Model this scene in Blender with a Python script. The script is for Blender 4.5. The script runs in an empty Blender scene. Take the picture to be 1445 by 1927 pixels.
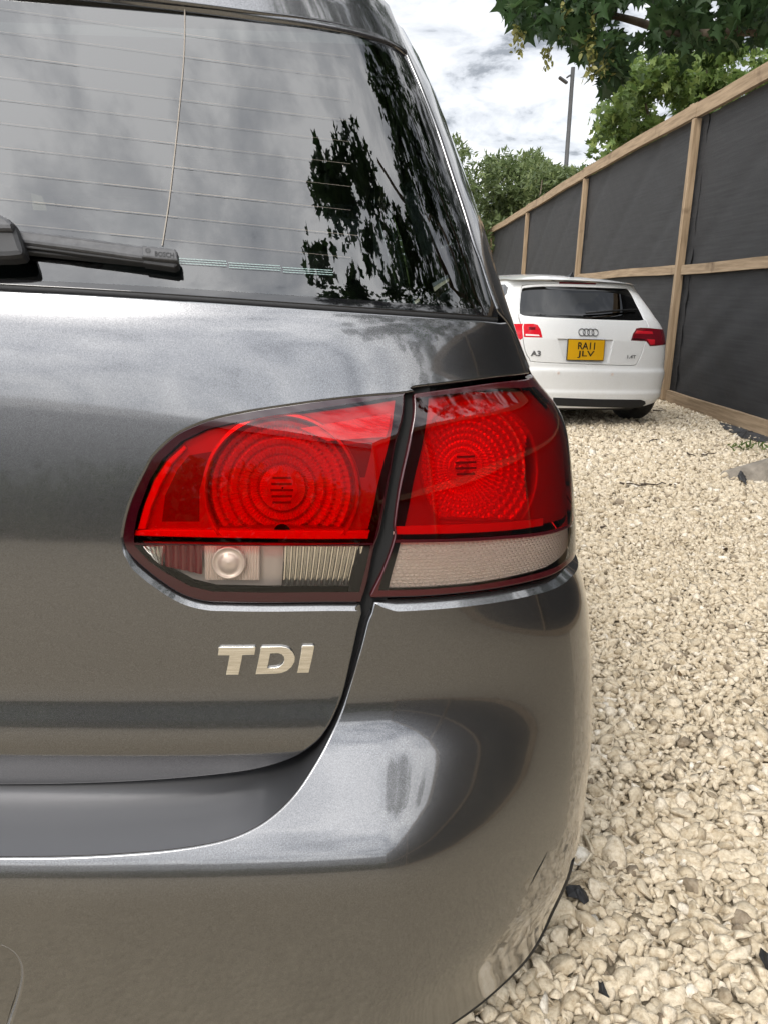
import bpy, bmesh, math, random
import numpy as np
from mathutils import Matrix, Vector, geometry as mgeo
rng = np.random.default_rng(7)
random.seed(7)
scene = bpy.context.scene
COL = scene.collection
rad = math.radians

# ------------------------------------------------------------------ camera
CAM_H = 1.02
FPX, PCX, PCY = 1450.0, 722.5, 963.5           # focal length and centre, in photograph pixels
ROLL, PITCH, YAW = rad(1.5), rad(15.707), rad(1.262)
vF = np.array([math.sin(YAW)*math.cos(PITCH), math.cos(YAW)*math.cos(PITCH), -math.sin(PITCH)])
vR = np.array([math.cos(YAW), -math.sin(YAW), 0.0])
vD = np.cross(vF, vR)
vU = vR*math.cos(ROLL) - vD*math.sin(ROLL)
vV = vR*math.sin(ROLL) + vD*math.cos(ROLL)
vC = np.array([0, 0, CAM_H])
cd = bpy.data.cameras.new('camera')
cam = bpy.data.objects.new('camera', cd)
COL.objects.link(cam)
cd.sensor_fit = 'VERTICAL'; cd.sensor_height = 36; cd.sensor_width = 27
cd.lens = FPX/1927*36
cd.clip_start = 0.02; cd.clip_end = 2000
cam.matrix_world = Matrix([[vU[i], -vV[i], -vF[i], vC[i]] for i in range(3)] + [[0, 0, 0, 1]])
scene.camera = cam

# ------------------------------------------------------------------ sky and sun
SKY_LOW, SKY_HIGH = 0.86, 2.3
SUN_EL, SUN_AZ = rad(42), rad(206)             # azimuth clockwise from +Y
world = bpy.data.worlds.new('World'); scene.world = world; world.use_nodes = True
wn, wl = world.node_tree.nodes, world.node_tree.links
wn.clear()
def N(tree, typ, **kw):
    n = tree.nodes.new(typ)
    for k, v in kw.items():
        if k.startswith('i_'):
            key = k[2:]
            n.inputs[int(key) if key.isdigit() else key.replace('_', ' ')].default_value = v
        else:
            setattr(n, k, v)
    return n
wt = world.node_tree
out = N(wt, 'ShaderNodeOutputWorld'); bg = N(wt, 'ShaderNodeBackground', i_1=1.0)
sky = N(wt, 'ShaderNodeTexSky', sky_type='NISHITA', sun_disc=False, sun_elevation=SUN_EL, sun_rotation=SUN_AZ)
skys = N(wt, 'ShaderNodeVectorMath', operation='SCALE', i_3=0.10)
wl.new(sky.outputs[0], skys.inputs[0])
tc = N(wt, 'ShaderNodeTexCoord'); sep = N(wt, 'ShaderNodeSeparateXYZ')
wl.new(tc.outputs['Generated'], sep.inputs[0])
zz = N(wt, 'ShaderNodeMath', operation='MAXIMUM', i_1=0.0); wl.new(sep.outputs[2], zz.inputs[0])
za = N(wt, 'ShaderNodeMath', operation='ADD', i_1=0.22); wl.new(zz.outputs[0], za.inputs[0])
dx = N(wt, 'ShaderNodeMath', operation='DIVIDE'); wl.new(sep.outputs[0], dx.inputs[0]); wl.new(za.outputs[0], dx.inputs[1])
dy = N(wt, 'ShaderNodeMath', operation='DIVIDE'); wl.new(sep.outputs[1], dy.inputs[0]); wl.new(za.outputs[0], dy.inputs[1])
cmb = N(wt, 'ShaderNodeCombineXYZ', i_2=3.7); wl.new(dx.outputs[0], cmb.inputs[0]); wl.new(dy.outputs[0], cmb.inputs[1])
n1 = N(wt, 'ShaderNodeTexNoise', i_Scale=4.4, i_Detail=8.0, i_Roughness=0.60, i_Distortion=0.3)
wl.new(cmb.outputs[0], n1.inputs['Vector'])
n2 = N(wt, 'ShaderNodeTexNoise', i_Scale=1.3, i_Detail=4.0, i_Roughness=0.5)
wl.new(cmb.outputs[0], n2.inputs['Vector'])
nm = N(wt, 'ShaderNodeMath', operation='MULTIPLY_ADD', i_1=0.62); wl.new(n1.outputs[0], nm.inputs[0])
n2s = N(wt, 'ShaderNodeMath', operation='MULTIPLY', i_1=0.38); wl.new(n2.outputs[0], n2s.inputs[0])
wl.new(n2s.outputs[0], nm.inputs[2])
cr = N(wt, 'ShaderNodeValToRGB')
wl.new(nm.outputs[0], cr.inputs[0])
els = cr.color_ramp.elements
els[0].position = 0.40; els[0].color = (0.29, 0.305, 0.33, 1)
els[1].position = 0.57; els[1].color = (1.14, 1.14, 1.14, 1)
e = els.new(0.44); e.color = (0.61, 0.63, 0.665, 1)
e = els.new(0.52); e.color = (0.86, 0.87, 0.885, 1)
mx = N(wt, 'ShaderNodeMix', data_type='RGBA', i_0=0.90)
wl.new(skys.outputs[0], mx.inputs[6]); wl.new(cr.outputs[0], mx.inputs[7])
# the overcast is brightest around the veiled sun and falls off smoothly away from it
sv = (math.sin(SUN_AZ)*math.cos(SUN_EL), math.cos(SUN_AZ)*math.cos(SUN_EL), math.sin(SUN_EL))
dt = N(wt, 'ShaderNodeVectorMath', operation='DOT_PRODUCT'); wl.new(tc.outputs['Generated'], dt.inputs[0]); dt.inputs[1].default_value = sv
gr = N(wt, 'ShaderNodeMapRange', interpolation_type='SMOOTHSTEP', i_1=-0.35, i_2=1.0, i_3=SKY_LOW, i_4=SKY_HIGH); wl.new(dt.outputs['Value'], gr.inputs[0])
gs = N(wt, 'ShaderNodeVectorMath', operation='SCALE'); wl.new(mx.outputs[2], gs.inputs[0]); wl.new(gr.outputs[0], gs.inputs[3])
wl.new(gs.outputs[0], bg.inputs[0]); wl.new(bg.outputs[0], out.inputs[0])

sl = bpy.data.lights.new('sun', 'SUN'); sl.energy = 1.5; sl.angle = rad(16); sl.color = (1.0, 0.95, 0.88)
sun = bpy.data.objects.new('sun', sl); COL.objects.link(sun)
sdir = Vector((math.sin(SUN_AZ)*math.cos(SUN_EL), math.cos(SUN_AZ)*math.cos(SUN_EL), math.sin(SUN_EL)))
sun.rotation_euler = (-sdir).to_track_quat('-Z', 'Y').to_euler()
sun.location = sdir*30
scene.view_settings.view_transform = 'Standard'; scene.view_settings.look = 'None'
scene.view_settings.exposure = 0.70; scene.view_settings.gamma = 1.0
scene.view_settings.use_curve_mapping = False
scene.cycles.max_bounces = 6; scene.cycles.diffuse_bounces = 3; scene.cycles.glossy_bounces = 4; scene.cycles.transparent_max_bounces = 10
scene.cycles.adaptive_threshold = 0.02
scene.cycles.use_denoising = True
scene.cycles.sample_clamp_indirect = 6.0

# ------------------------------------------------------------------ photograph geometry helpers
def proj(P):
    P = np.asarray(P, float) - vC
    w = P @ vF
    return np.stack([PCX + FPX*(P @ vU)/w, PCY + FPX*(P @ vV)/w], -1)
def ray(px):
    px = np.asarray(px, float)
    return vF + (px[..., 0:1]-PCX)/FPX*vU + (px[..., 1:2]-PCY)/FPX*vV
def at_y(px, Y):
    d = ray(px); return vC + d/d[..., 1:2]*Y
def at_z(px, z):
    d = ray(px); return vC + d*((z-CAM_H)/d[..., 2:3])
def at_x(px, x):
    d = ray(px); return vC + d*(x/d[..., 0:1])

# ------------------------------------------------------------------ materials
def newmat(name):
    m = bpy.data.materials.new(name); m.use_nodes = True
    t = m.node_tree; b = t.nodes['Principled BSDF']
    return m, t, b
def pmat(name, col, rough=0.5, metal=0.0, coat=0.0, **kw):
    m, t, b = newmat(name)
    b.inputs['Base Color'].default_value = (*col, 1); b.inputs['Roughness'].default_value = rough
    b.inputs['Metallic'].default_value = metal; b.inputs['Coat Weight'].default_value = coat
    b.inputs['Coat Roughness'].default_value = 0.03
    for k, v in kw.items():
        b.inputs[k.replace('_', ' ')].default_value = v
    return m
def noise_mix(t, scale, lo, hi, c1, c2, detail=5, rough=0.6, coord='Object', vec=None, stretch=None):
    tcn = N(t, 'ShaderNodeTexCoord')
    n = N(t, 'ShaderNodeTexNoise', i_Scale=scale, i_Detail=detail, i_Roughness=rough)
    src = vec if vec is not None else tcn.outputs[coord]
    if stretch:
        mp = N(t, 'ShaderNodeMapping'); mp.inputs['Scale'].default_value = stretch
        t.links.new(src, mp.inputs[0]); src = mp.outputs[0]
    t.links.new(src, n.inputs['Vector'])
    r = N(t, 'ShaderNodeValToRGB'); t.links.new(n.outputs[0], r.inputs[0])
    r.color_ramp.elements[0].position = lo; r.color_ramp.elements[1].position = hi
    r.color_ramp.elements[0].color = (*c1, 1); r.color_ramp.elements[1].color = (*c2, 1)
    return r, n
def nmat(name, c1, c2, scale, rough=0.7, lo=0.35, hi=0.65, bump=0.0, bscale=None, metal=0, coat=0, stretch=None, bdist=0.01, detail=5):
    m, t, b = newmat(name)
    r, n = noise_mix(t, scale, lo, hi, c1, c2, stretch=stretch, detail=detail)
    t.links.new(r.outputs[0], b.inputs['Base Color'])
    b.inputs['Roughness'].default_value = rough; b.inputs['Metallic'].default_value = metal
    b.inputs['Coat Weight'].default_value = coat
    if bump:
        r2, n3 = noise_mix(t, bscale or scale*3, 0.3, 0.7, (0, 0, 0), (1, 1, 1), stretch=stretch)
        bp = N(t, 'ShaderNodeBump', i_Strength=bump, i_Distance=bdist)
        t.links.new(n3.outputs[0], bp.inputs['Height']); t.links.new(bp.outputs[0], b.inputs['Normal'])
    return m

def paint_mat(name, base, dirt, metal=0.75, rough=0.30, coat_ior=1.7, dirtcol=(0.30, 0.27, 0.21), dirt_top=0.62):
    m, t, b = newmat(name)
    tcn = N(t, 'ShaderNodeTexCoord')
    fl = N(t, 'ShaderNodeTexNoise', i_Scale=900.0, i_Detail=2.0)
    t.links.new(tcn.outputs['Object'], fl.inputs['Vector'])
    fr = N(t, 'ShaderNodeValToRGB'); t.links.new(fl.outputs[0], fr.inputs[0])
    fr.color_ramp.elements[0].position = 0.3; fr.color_ramp.elements[1].position = 0.7
    fr.color_ramp.elements[0].color = tuple(c*0.72 for c in base)+(1,); fr.color_ramp.elements[1].color = tuple(c*1.3 for c in base)+(1,)
    # dust: film + speckle, thicker low down on the panel where wheels throw it
    sp = N(t, 'ShaderNodeSeparateXYZ'); t.links.new(tcn.outputs['Object'], sp.inputs[0])
    mr = N(t, 'ShaderNodeMapRange', i_1=dirt_top, i_2=0.22, i_3=0.05, i_4=1.0); t.links.new(sp.outputs[2], mr.inputs[0])
    d1 = N(t, 'ShaderNodeTexNoise', i_Scale=9.0, i_Detail=8.0, i_Roughness=0.7); t.links.new(tcn.outputs['Object'], d1.inputs['Vector'])
    d2 = N(t, 'ShaderNodeTexNoise', i_Scale=160.0, i_Detail=3.0, i_Roughness=0.8); t.links.new(tcn.outputs['Object'], d2.inputs['Vector'])
    mu = N(t, 'ShaderNodeMath', operation='MULTIPLY'); t.links.new(d1.outputs[0], mu.inputs[0]); t.links.new(d2.outputs[0], mu.inputs[1])
    mu2 = N(t, 'ShaderNodeMath', operation='MULTIPLY'); t.links.new(mu.outputs[0], mu2.inputs[0]); t.links.new(mr.outputs[0], mu2.inputs[1])
    mu3 = N(t, 'ShaderNodeMath', operation='MULTIPLY', i_1=dirt*4.0, use_clamp=True); t.links.new(mu2.outputs[0], mu3.inputs[0])
    t.links.new(fr.outputs[0], b.inputs['Base Color'])
    b.inputs['Metallic'].default_value = metal; b.inputs['Roughness'].default_value = rough
    b.inputs['Coat Weight'].default_value = 1.0; b.inputs['Coat Roughness'].default_value = 0.05; b.inputs['Coat IOR'].default_value = coat_ior
    # very slight orange peel in the clear coat
    op = N(t, 'ShaderNodeTexNoise', i_Scale=120.0, i_Detail=1.0); t.links.new(tcn.outputs['Object'], op.inputs['Vector'])
    bp = N(t, 'ShaderNodeBump', i_Strength=0.007, i_Distance=0.001); t.links.new(op.outputs[0], bp.inputs['Height'])
    t.links.new(bp.outputs[0], b.inputs['Coat Normal'])
    db = N(t, 'ShaderNodeBsdfDiffuse'); db.inputs[0].default_value = (*dirtcol, 1)
    ms = N(t, 'ShaderNodeMixShader')
    t.links.new(mu3.outputs[0], ms.inputs[0]); t.links.new(b.outputs[0], ms.inputs[1]); t.links.new(db.outputs[0], ms.inputs[2])
    t.links.new(ms.outputs[0], t.nodes['Material Output'].inputs[0])
    return m

def film_mat(name, tint, ior=1.5, rough=0.0, gain=1.0, bump=None):
    """thin tinted transparent sheet with a Fresnel reflection"""
    m, t, b = newmat(name); t.nodes.remove(b)
    tr = N(t, 'ShaderNodeBsdfTransparent'); tr.inputs[0].default_value = (*tint, 1)
    gl = N(t, 'ShaderNodeBsdfGlossy'); gl.inputs[0].default_value = (1, 1, 1, 1); gl.inputs['Roughness'].default_value = rough
    fr = N(t, 'ShaderNodeFresnel', i_IOR=ior)
    mm = N(t, 'ShaderNodeMath', operation='MULTIPLY', i_1=gain, use_clamp=True); t.links.new(fr.outputs[0], mm.inputs[0])
    ms = N(t, 'ShaderNodeMixShader'); t.links.new(mm.outputs[0], ms.inputs[0])
    t.links.new(tr.outputs[0], ms.inputs[1]); t.links.new(gl.outputs[0], ms.inputs[2])
    t.links.new(ms.outputs[0], t.nodes['Material Output'].inputs[0])
    if bump:
        tcn = N(t, 'ShaderNodeTexCoord')
        op = N(t, 'ShaderNodeTexNoise', i_Scale=bump[0], i_Detail=2.0); t.links.new(tcn.outputs['Object'], op.inputs['Vector'])
        bp = N(t, 'ShaderNodeBump', i_Strength=bump[1], i_Distance=0.001); t.links.new(op.outputs[0], bp.inputs['Height'])
        t.links.new(bp.outputs[0], gl.inputs['Normal'])
    return m

M = {}
M['grey_paint'] = paint_mat('grey_metallic_paint', (0.125, 0.125, 0.129), 0.03, metal=0.97, rough=0.24, coat_ior=1.7)
M['grey_bumper'] = paint_mat('grey_metallic_paint_dusty', (0.125, 0.125, 0.129), 0.09, metal=0.97, rough=0.24, coat_ior=1.7)
M['white_paint'] = paint_mat('white_paint', (0.70, 0.70, 0.69), 0.22, metal=0.0, rough=0.35, coat_ior=1.5, dirtcol=(0.45, 0.42, 0.36), dirt_top=0.8)
M['black_plastic'] = nmat('black_plastic', (0.005, 0.005, 0.006), (0.010, 0.010, 0.011), 60, rough=0.6)
M['grey_plastic'] = nmat('weathered_plastic', (0.035, 0.035, 0.038), (0.06, 0.06, 0.063), 120, rough=0.55)
M['rubber'] = pmat('rubber', (0.015, 0.015, 0.016), 0.7)
M['gap'] = pmat('gap_black', (0.004, 0.004, 0.004), 0.9)
M['rear_glass'] = film_mat('tinted_rear_glass', (0.24, 0.29, 0.275), ior=1.75, gain=1.25)
M['side_glass'] = film_mat('tinted_glass', (0.35, 0.40, 0.38), ior=1.6)
M['clear_glass'] = film_mat('green_tinted_glass', (0.72, 0.86, 0.80), ior=1.5)
M['car_glass'] = film_mat('dark_privacy_glass', (0.012, 0.013, 0.013), ior=1.5)
M['frit'] = pmat('black_frit', (0.006, 0.006, 0.007), 0.06, 0, 0.6)
M['red_lens'] = film_mat('red_lens', (0.95, 0.008, 0.012), ior=1.5, bump=(30, 0.02))
M['dark_lens'] = pmat('dark_red_lens', (0.022, 0.001, 0.003), 0.06, 0, 0.5)
M['maroon_lens'] = pmat('maroon_lens', (0.040, 0.003, 0.005), 0.14, 0, 0.2)
M['clear_lens'] = film_mat('clear_lens', (0.93, 0.89, 0.84), ior=1.5)
M['silver'] = pmat('vapour_silver', (0.95, 0.93, 0.91), 0.26, 0.55)
M['ring_shade'] = pmat('ring_riser_shaded', (0.40, 0.34, 0.34), 0.4, 0.3)  # darker copy of the silver, ring shading put into the colour
M['chrome_reflector'] = pmat('chrome_reflector', (0.9, 0.9, 0.88), 0.12, 0.95)
M['surround'] = pmat('lamp_surround', (0.52, 0.48, 0.48), 0.3, 0.35)
M['surround_dark'] = pmat('lamp_surround_dark', (0.24, 0.20, 0.20), 0.25, 0.4)
M['silver_dull'] = pmat('vapour_silver_dull', (0.80, 0.70, 0.64), 0.3, 0.35)
M['housing'] = pmat('dark_housing', (0.20, 0.18, 0.18), 0.3, 0.3)
M['headlining'] = pmat('headlining', (0.10, 0.10, 0.10), 0.9)
M['housing_pale'] = pmat('pale_housing', (0.55, 0.50, 0.48), 0.3, 0.4)
M['red_bar'] = pmat('red_bar', (0.9, 0.55, 0.5), 0.35, 0.2)
M['badge_grey'] = pmat('badge_grey', (0.22, 0.22, 0.22), 0.3, 0.7)
M['scuff'] = pmat('scuff', (0.022, 0.021, 0.019), 0.7)
M['chrome'] = nmat('brushed_chrome', (0.66, 0.62, 0.55), (0.9, 0.87, 0.80), 40, rough=0.22, metal=1.0, stretch=(1, 1, 14))
M['heater'] = pmat('heater_wire', (0.21, 0.18, 0.145), 0.5)
M['sill'] = pmat('satin_sill_paint', (0.10, 0.10, 0.105), 0.42, 0.8)
M['dots'] = pmat('mint_dots', (0.26, 0.36, 0.34), 0.5)
M['seat'] = nmat('seat_cloth', (0.02, 0.02, 0.022), (0.04, 0.04, 0.042), 200, rough=0.9)
M['tyre'] = nmat('tyre', (0.012, 0.012, 0.012), (0.03, 0.028, 0.026), 40, rough=0.8)
M['rim'] = pmat('alloy_rim', (0.5, 0.5, 0.51), 0.3, 0.9)
M['plate_yellow'] = pmat('yellow_plate', (0.62, 0.33, 0.005), 0.35)
M['plate_black'] = pmat('plate_black', (0.01, 0.01, 0.01), 0.4)
M['lamp_red'] = pmat('red_lamp', (0.55, 0.010, 0.022), 0.12, 0, 0.6)
M['lamp_dark'] = pmat('dark_red_lamp', (0.14, 0.004, 0.010), 0.10, 0, 0.6)
M['lamp_white'] = pmat('pale_lamp', (0.75, 0.68, 0.66), 0.2, 0, 0.4)

# ------------------------------------------------------------------ object helpers
def tag(o, label, cat, group=None):
    o['label'] = label; o['category'] = cat
    if group: o['group'] = group
    return o
def empty(name, loc=(0, 0, 0), rz=0.0):
    o = bpy.data.objects.new(name, None); COL.objects.link(o)
    o.location = loc; o.rotation_euler = (0, 0, rz); o.empty_display_size = 0.1
    return o
def mesh_obj(name, V, Fc, mats, parent=None, smooth=False, normals=None, mi=None, world_space=True):
    if normals is not None:                      # drop unused vertices
        used = np.zeros(len(V), bool); used[np.concatenate([np.asarray(f, int) for f in Fc])] = True
        rm = np.cumsum(used)-1; V = np.asarray(V)[used]; normals = np.asarray(normals)[used]
        Fc = [tuple(rm[list(f)]) for f in Fc]
    if normals is not None:                      # drop faces that collapsed to a line
        keep = [len(set(f)) == len(f) for f in Fc]
        if mi is not None: mi = [m_ for m_, k_ in zip(mi, keep) if k_]
        Fc = [f for f, k_ in zip(Fc, keep) if k_]
    me = bpy.data.meshes.new(name)
    me.from_pydata([tuple(v) for v in np.asarray(V, float)], [], [tuple(int(i) for i in f) for f in Fc])
    for m in (mats if isinstance(mats, (list, tuple)) else [mats]): me.materials.append(m)
    if mi is not None: me.polygons.foreach_set('material_index', np.asarray(mi, np.int32))
    if smooth: me.polygons.foreach_set('use_smooth', np.ones(len(me.polygons), bool))
    me.update()
    if normals is not None:
        nn = np.nan_to_num(np.asarray(normals, float)); L = np.linalg.norm(nn, axis=1); nn[L < 1e-6] = (0, 0, 1); nn /= np.linalg.norm(nn, axis=1)[:, None]
        if not np.isfinite(np.asarray(V, float)).all(): print('NAN in', name)
        li = np.zeros(len(me.loops), np.int32); me.loops.foreach_get('vertex_index', li)
        me.normals_split_custom_set(nn[li].tolist())
    o = bpy.data.objects.new(name, me); COL.objects.link(o)
    if parent is not None:
        o.parent = parent
        if world_space: o.matrix_parent_inverse = MW(parent).inverted()
    return o
def MW(o):
    m = Matrix.LocRotScale(o.location, o.rotation_euler, o.scale)
    return (MW(o.parent) @ o.matrix_parent_inverse @ m) if o.parent else m

class MB:
    """collects simple shapes into one mesh"""
    def __init__(s): s.V = []; s.F = []; s.n = 0; s.MI = []
    def add(s, V, Fc, mi=0):
        V = np.asarray(V, float)
        s.V.append(V); s.F += [tuple(int(i)+s.n for i in f) for f in Fc]; s.n += len(V); s.MI += [mi]*len(Fc)
    def box(s, c, size, R=None, mi=0, bevel=0.0):
        sx, sy, sz = [q/2 for q in size]
        if bevel > 0:
            b = min(bevel, sx*.9, sy*.9, sz*.9)
            V = []; 
            for x in (-1, 1):
                for y in (-1, 1):
                    for z in (-1, 1):
                        V += [(x*(sx-b), y*(sy-b), z*sz), (x*(sx-b), y*sy, z*(sz-b)), (x*sx, y*(sy-b), z*(sz-b))]
            def ix(x, y, z, k): return ((x*4+y*2+z)*3+k)
            F_ = []
            for z in (0, 1): F_.append([ix(0,0,z,0), ix(1,0,z,0), ix(1,1,z,0), ix(0,1,z,0)])
            for y in (0, 1): F_.append([ix(0,y,0,1), ix(1,y,0,1), ix(1,y,1,1), ix(0,y,1,1)])
            for x in (0, 1): F_.append([ix(x,0,0,2), ix(x,1,0,2), ix(x,1,1,2), ix(x,0,1,2)])
            for y in (0, 1):
                for z in (0, 1): F_.append([ix(0,y,z,0), ix(1,y,z,0), ix(1,y,z,1), ix(0,y,z,1)])
            for x in (0, 1):
                for z in (0, 1): F_.append([ix(x,0,z,0), ix(x,1,z,0), ix(x,1,z,2), ix(x,0,z,2)])
            for x in (0, 1):
                for y in (0, 1): F_.append([ix(x,y,0,1), ix(x,y,1,1), ix(x,y,1,2), ix(x,y,0,2)])
            for x in (0, 1):
                for y in (0, 1):
                    for z in (0, 1): F_.append([ix(x,y,z,0), ix(x,y,z,1), ix(x,y,z,2)])
            V = np.array(V)
        else:
            V = np.array([(x, y, z) for x in (-sx, sx) for y in (-sy, sy) for z in (-sz, sz)])
            F_ = [(0,1,3,2), (4,6,7,5), (0,4,5,1), (2,3,7,6), (0,2,6,4), (1,5,7,3)]
        if R is not None: V = V @ np.asarray(R).T
        s.add(V + np.asarray(c, float), F_, mi)
    def beam(s, p, q, w, h, up=(0, 0, 1), mi=0, bevel=0.0):
        p, q = np.asarray(p, float), np.asarray(q, float)
        d = q-p; L = np.linalg.norm(d); d = d/L
        u = np.cross(np.asarray(up, float), d); u /= np.linalg.norm(u); v = np.cross(d, u)
        s.box((p+q)/2, (L, w, h), np.stack([d, u, v], 1), mi, bevel)
    def tube(s, pts, radii, seg=8, mi=0, cap=True):
        pts = np.asarray(pts, float); n = len(pts)
        radii = np.broadcast_to(np.asarray(radii, float), (n,))
        T = np.gradient(pts, axis=0); T /= np.linalg.norm(T, axis=1)[:, None]+1e-9
        a = np.array([0, 0, 1.0]) if abs(T[0][2]) < 0.9 else np.array([1.0, 0, 0])
        V = []
        for i in range(n):
            u = np.cross(T[i], a); u /= np.linalg.norm(u); v = np.cross(T[i], u)
            th = np.linspace(0, 2*math.pi, seg, endpoint=False)
            V.append(pts[i] + radii[i]*(np.cos(th)[:, None]*u + np.sin(th)[:, None]*v))
        V = np.concatenate(V); F_ = []
        for i in range(n-1):
            for k in range(seg): F_.append((i*seg+k, i*seg+(k+1) % seg, (i+1)*seg+(k+1) % seg, (i+1)*seg+k))
        if cap: F_ += [tuple(range(seg))[::-1], tuple((n-1)*seg+k for k in range(seg))]
        s.add(V, F_, mi)
    def build(s, name, mats, parent=None, smooth=False):
        return mesh_obj(name, np.concatenate(s.V), s.F, mats, parent, smooth, mi=s.MI)
def lathe(fr, prof, seg=64, phase=0.0, keep=None, wobble=None):
    """fr = (origin, right, up, inward); prof rows (radius, inward depth)"""
    o, r_, u_, w_ = fr; th = np.linspace(0, 2*math.pi, seg, endpoint=False)+phase
    V = []; UV = []
    for k, (R, w) in enumerate(prof):
        dw = wobble(k, th) if wobble else 0*th
        V.append(o + R*np.cos(th)[:, None]*r_ + R*np.sin(th)[:, None]*u_ + (w+dw)[:, None]*w_)
        UV.append(np.stack([R*np.cos(th), R*np.sin(th)], 1))
    F_ = []
    for i in range(len(prof)-1):
        for k in range(seg):
            q = (i*seg+k, i*seg+(k+1) % seg, (i+1)*seg+(k+1) % seg, (i+1)*seg+k)
            if keep is None or all(keep(*UV[j//seg][j % seg]) for j in q): F_.append(q)
    return np.concatenate(V), F_
def text_mesh(txt, size=1.0, bold=0.0):
    cu = bpy.data.curves.new('lettering', 'FONT'); cu.body = txt; cu.size = size; cu.align_x = 'CENTER'; cu.align_y = 'CENTER'
    cu.offset = bold; cu.resolution_u = 3
    o = bpy.data.objects.new('lettering', cu); COL.objects.link(o)
    bpy.context.view_layer.update()
    me = bpy.data.meshes.new_from_object(o.evaluated_get(bpy.context.evaluated_depsgraph_get()))
    V = np.array([v.co[:] for v in me.vertices]); F_ = [tuple(p.vertices) for p in me.polygons]
    bpy.data.objects.remove(o); bpy.data.curves.remove(cu); bpy.data.meshes.remove(me)
    return V, F_

# ------------------------------------------------------------------ swept car-body surfaces
ZT = np.arange(0.05, 1.62, 0.0005)
def ztable(knots, sig):
    k = sorted(knots); v = np.interp(ZT, [a for a, b in k], [b for a, b in k])
    n = int(sig*3/0.0005); w = np.exp(-0.5*(np.arange(-n, n+1)*0.0005/sig)**2); w /= w.sum()
    return np.convolve(np.pad(v, n, mode='edge'), w, 'valid')
def slope_int(kn, sig):
    s_ = np.tan(np.radians(ztable(kn, sig)))
    return np.concatenate([[0], np.cumsum((s_[1:]+s_[:-1])/2*0.0005)])
_tt = np.linspace(0, math.pi/2, 6001)
SX = np.sin(_tt)**0.5; SY = 1-np.cos(_tt)**0.5
ARC = np.concatenate([[0], np.cumsum(np.hypot(np.diff(0.86*SX), np.diff(0.25*SY)))])
AEND = ARC[-1]
class Shell:
    """rear of a car: plan sections (a rounded-corner curve) stacked over a side profile; a = arc length from the centre line, z = height"""
    def __init__(s, prof, A, B, xc=0.0, extra=None, xf=None, drop=0.0):
        s.prof, s.A, s.B, s.xc, s.extra, s.xf = prof, A, B, xc, extra or {}, xf
    def __call__(s, kind, a, z):
        a = np.asarray(a, float); z = np.asarray(z, float)
        sg = np.where(a < 0, -1.0, 1.0); a = np.abs(a)
        ac = np.minimum(a, AEND); ext = np.maximum(a-AEND, 0)
        xi = np.interp(ac, ARC, SX); et = np.interp(ac, ARC, SY)
        A = np.interp(z, ZT, s.A); B = np.interp(z, ZT, s.B)
        y = np.interp(z, ZT, s.prof) + B*et + ext
        if kind in s.extra:
            t, f0, f1 = s.extra[kind]
            fd = np.clip((f1-xi)/(f1-f0), 0, 1); fd = fd*fd*(3-2*fd)
            y = y + np.interp(z, ZT, t)*fd
        P = np.stack([s.xc+sg*A*xi, y, z], -1)
        if s.xf is not None: P = P @ s.xf[0].T + s.xf[1]
        return P
    def normal(s, kind, a, z, h=0.0012):
        ta = s(kind, a+h, z)-s(kind, a-h, z); tz = s(kind, a, z+h)-s(kind, a, z-h)
        n = np.cross(ta, tz); return n/np.linalg.norm(n, axis=-1)[..., None]
    def a_of_x(s, x, z):
        xi = np.clip(np.abs(x)/np.interp(z, ZT, s.A), 0, 1)
        return np.sign(x)*np.interp(xi, SX, ARC)
    def trace(s, kind, px, zr=(0.10, 1.45)):
        """photograph pixels -> (a, z) on this surface"""
        px = np.atleast_2d(np.asarray(px, float))
        if not hasattr(s, 'cache'): s.cache = {}
        if kind not in s.cache:
            ga, gz = np.meshgrid(np.linspace(-AEND, AEND, 220), np.linspace(*zr, 260))
            P = s(kind, ga, gz); n = s.normal(kind, ga, gz)
            vis = ((vC-P)*n).sum(-1) > 0
            G = proj(P); G[~vis] = 1e6
            s.cache[kind] = (ga, gz, G)
        ga, gz, G = s.cache[kind]
        res = []
        for q in px:
            k = np.argmin(((G-q)**2).sum(-1)); uv = np.array([ga.flat[k], gz.flat[k]])
            for it in range(12):
                h = 5e-4; p0 = proj(s(kind, *uv)); e_ = q-p0
                J = np.stack([(proj(s(kind, uv[0]+h, uv[1]))-p0)/h, (proj(s(kind, uv[0], uv[1]+h))-p0)/h], 1)
                d = np.linalg.lstsq(J.T@J+np.eye(2)*1.0, J.T@e_, rcond=None)[0]
                uv = uv+np.clip(d, -0.02, 0.02)
            res.append(uv)
        return np.array(res)

def inpoly(P, poly):
    x, y = P[:, 0], P[:, 1]; r_ = np.zeros(len(P), bool)
    q = np.roll(poly, 1, 0)
    for (x1, y1), (x2, y2) in zip(poly, q):
        c = ((y1 > y) != (y2 > y))
        with np.errstate(divide='ignore', invalid='ignore'):
            r_ ^= c & (x < (x2-x1)*(y-y1)/(y2-y1+1e-15)+x1)
    return r_
def segdist(P, poly):
    d = np.full(len(P), 1e9); q = np.roll(poly, -1, 0)
    for a, b in zip(poly, q):
        ab = b-a; t = np.clip(((P-a)@ab)/(ab@ab+1e-15), 0, 1)
        d = np.minimum(d, np.hypot(*(P-a-t[:, None]*ab).T))
    return d
def area2(p): q = np.roll(p, -1, 0); return 0.5*np.sum(p[:, 0]*q[:, 1]-q[:, 0]*p[:, 1])
def dens(poly, ds):
    o = []
    for a, b in zip(poly, np.roll(poly, -1, 0)):
        n = max(1, int(math.ceil(np.hypot(*(b-a))/ds)))
        o += [a+(b-a)*k/n for k in range(n)]
    return np.array(o)
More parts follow.
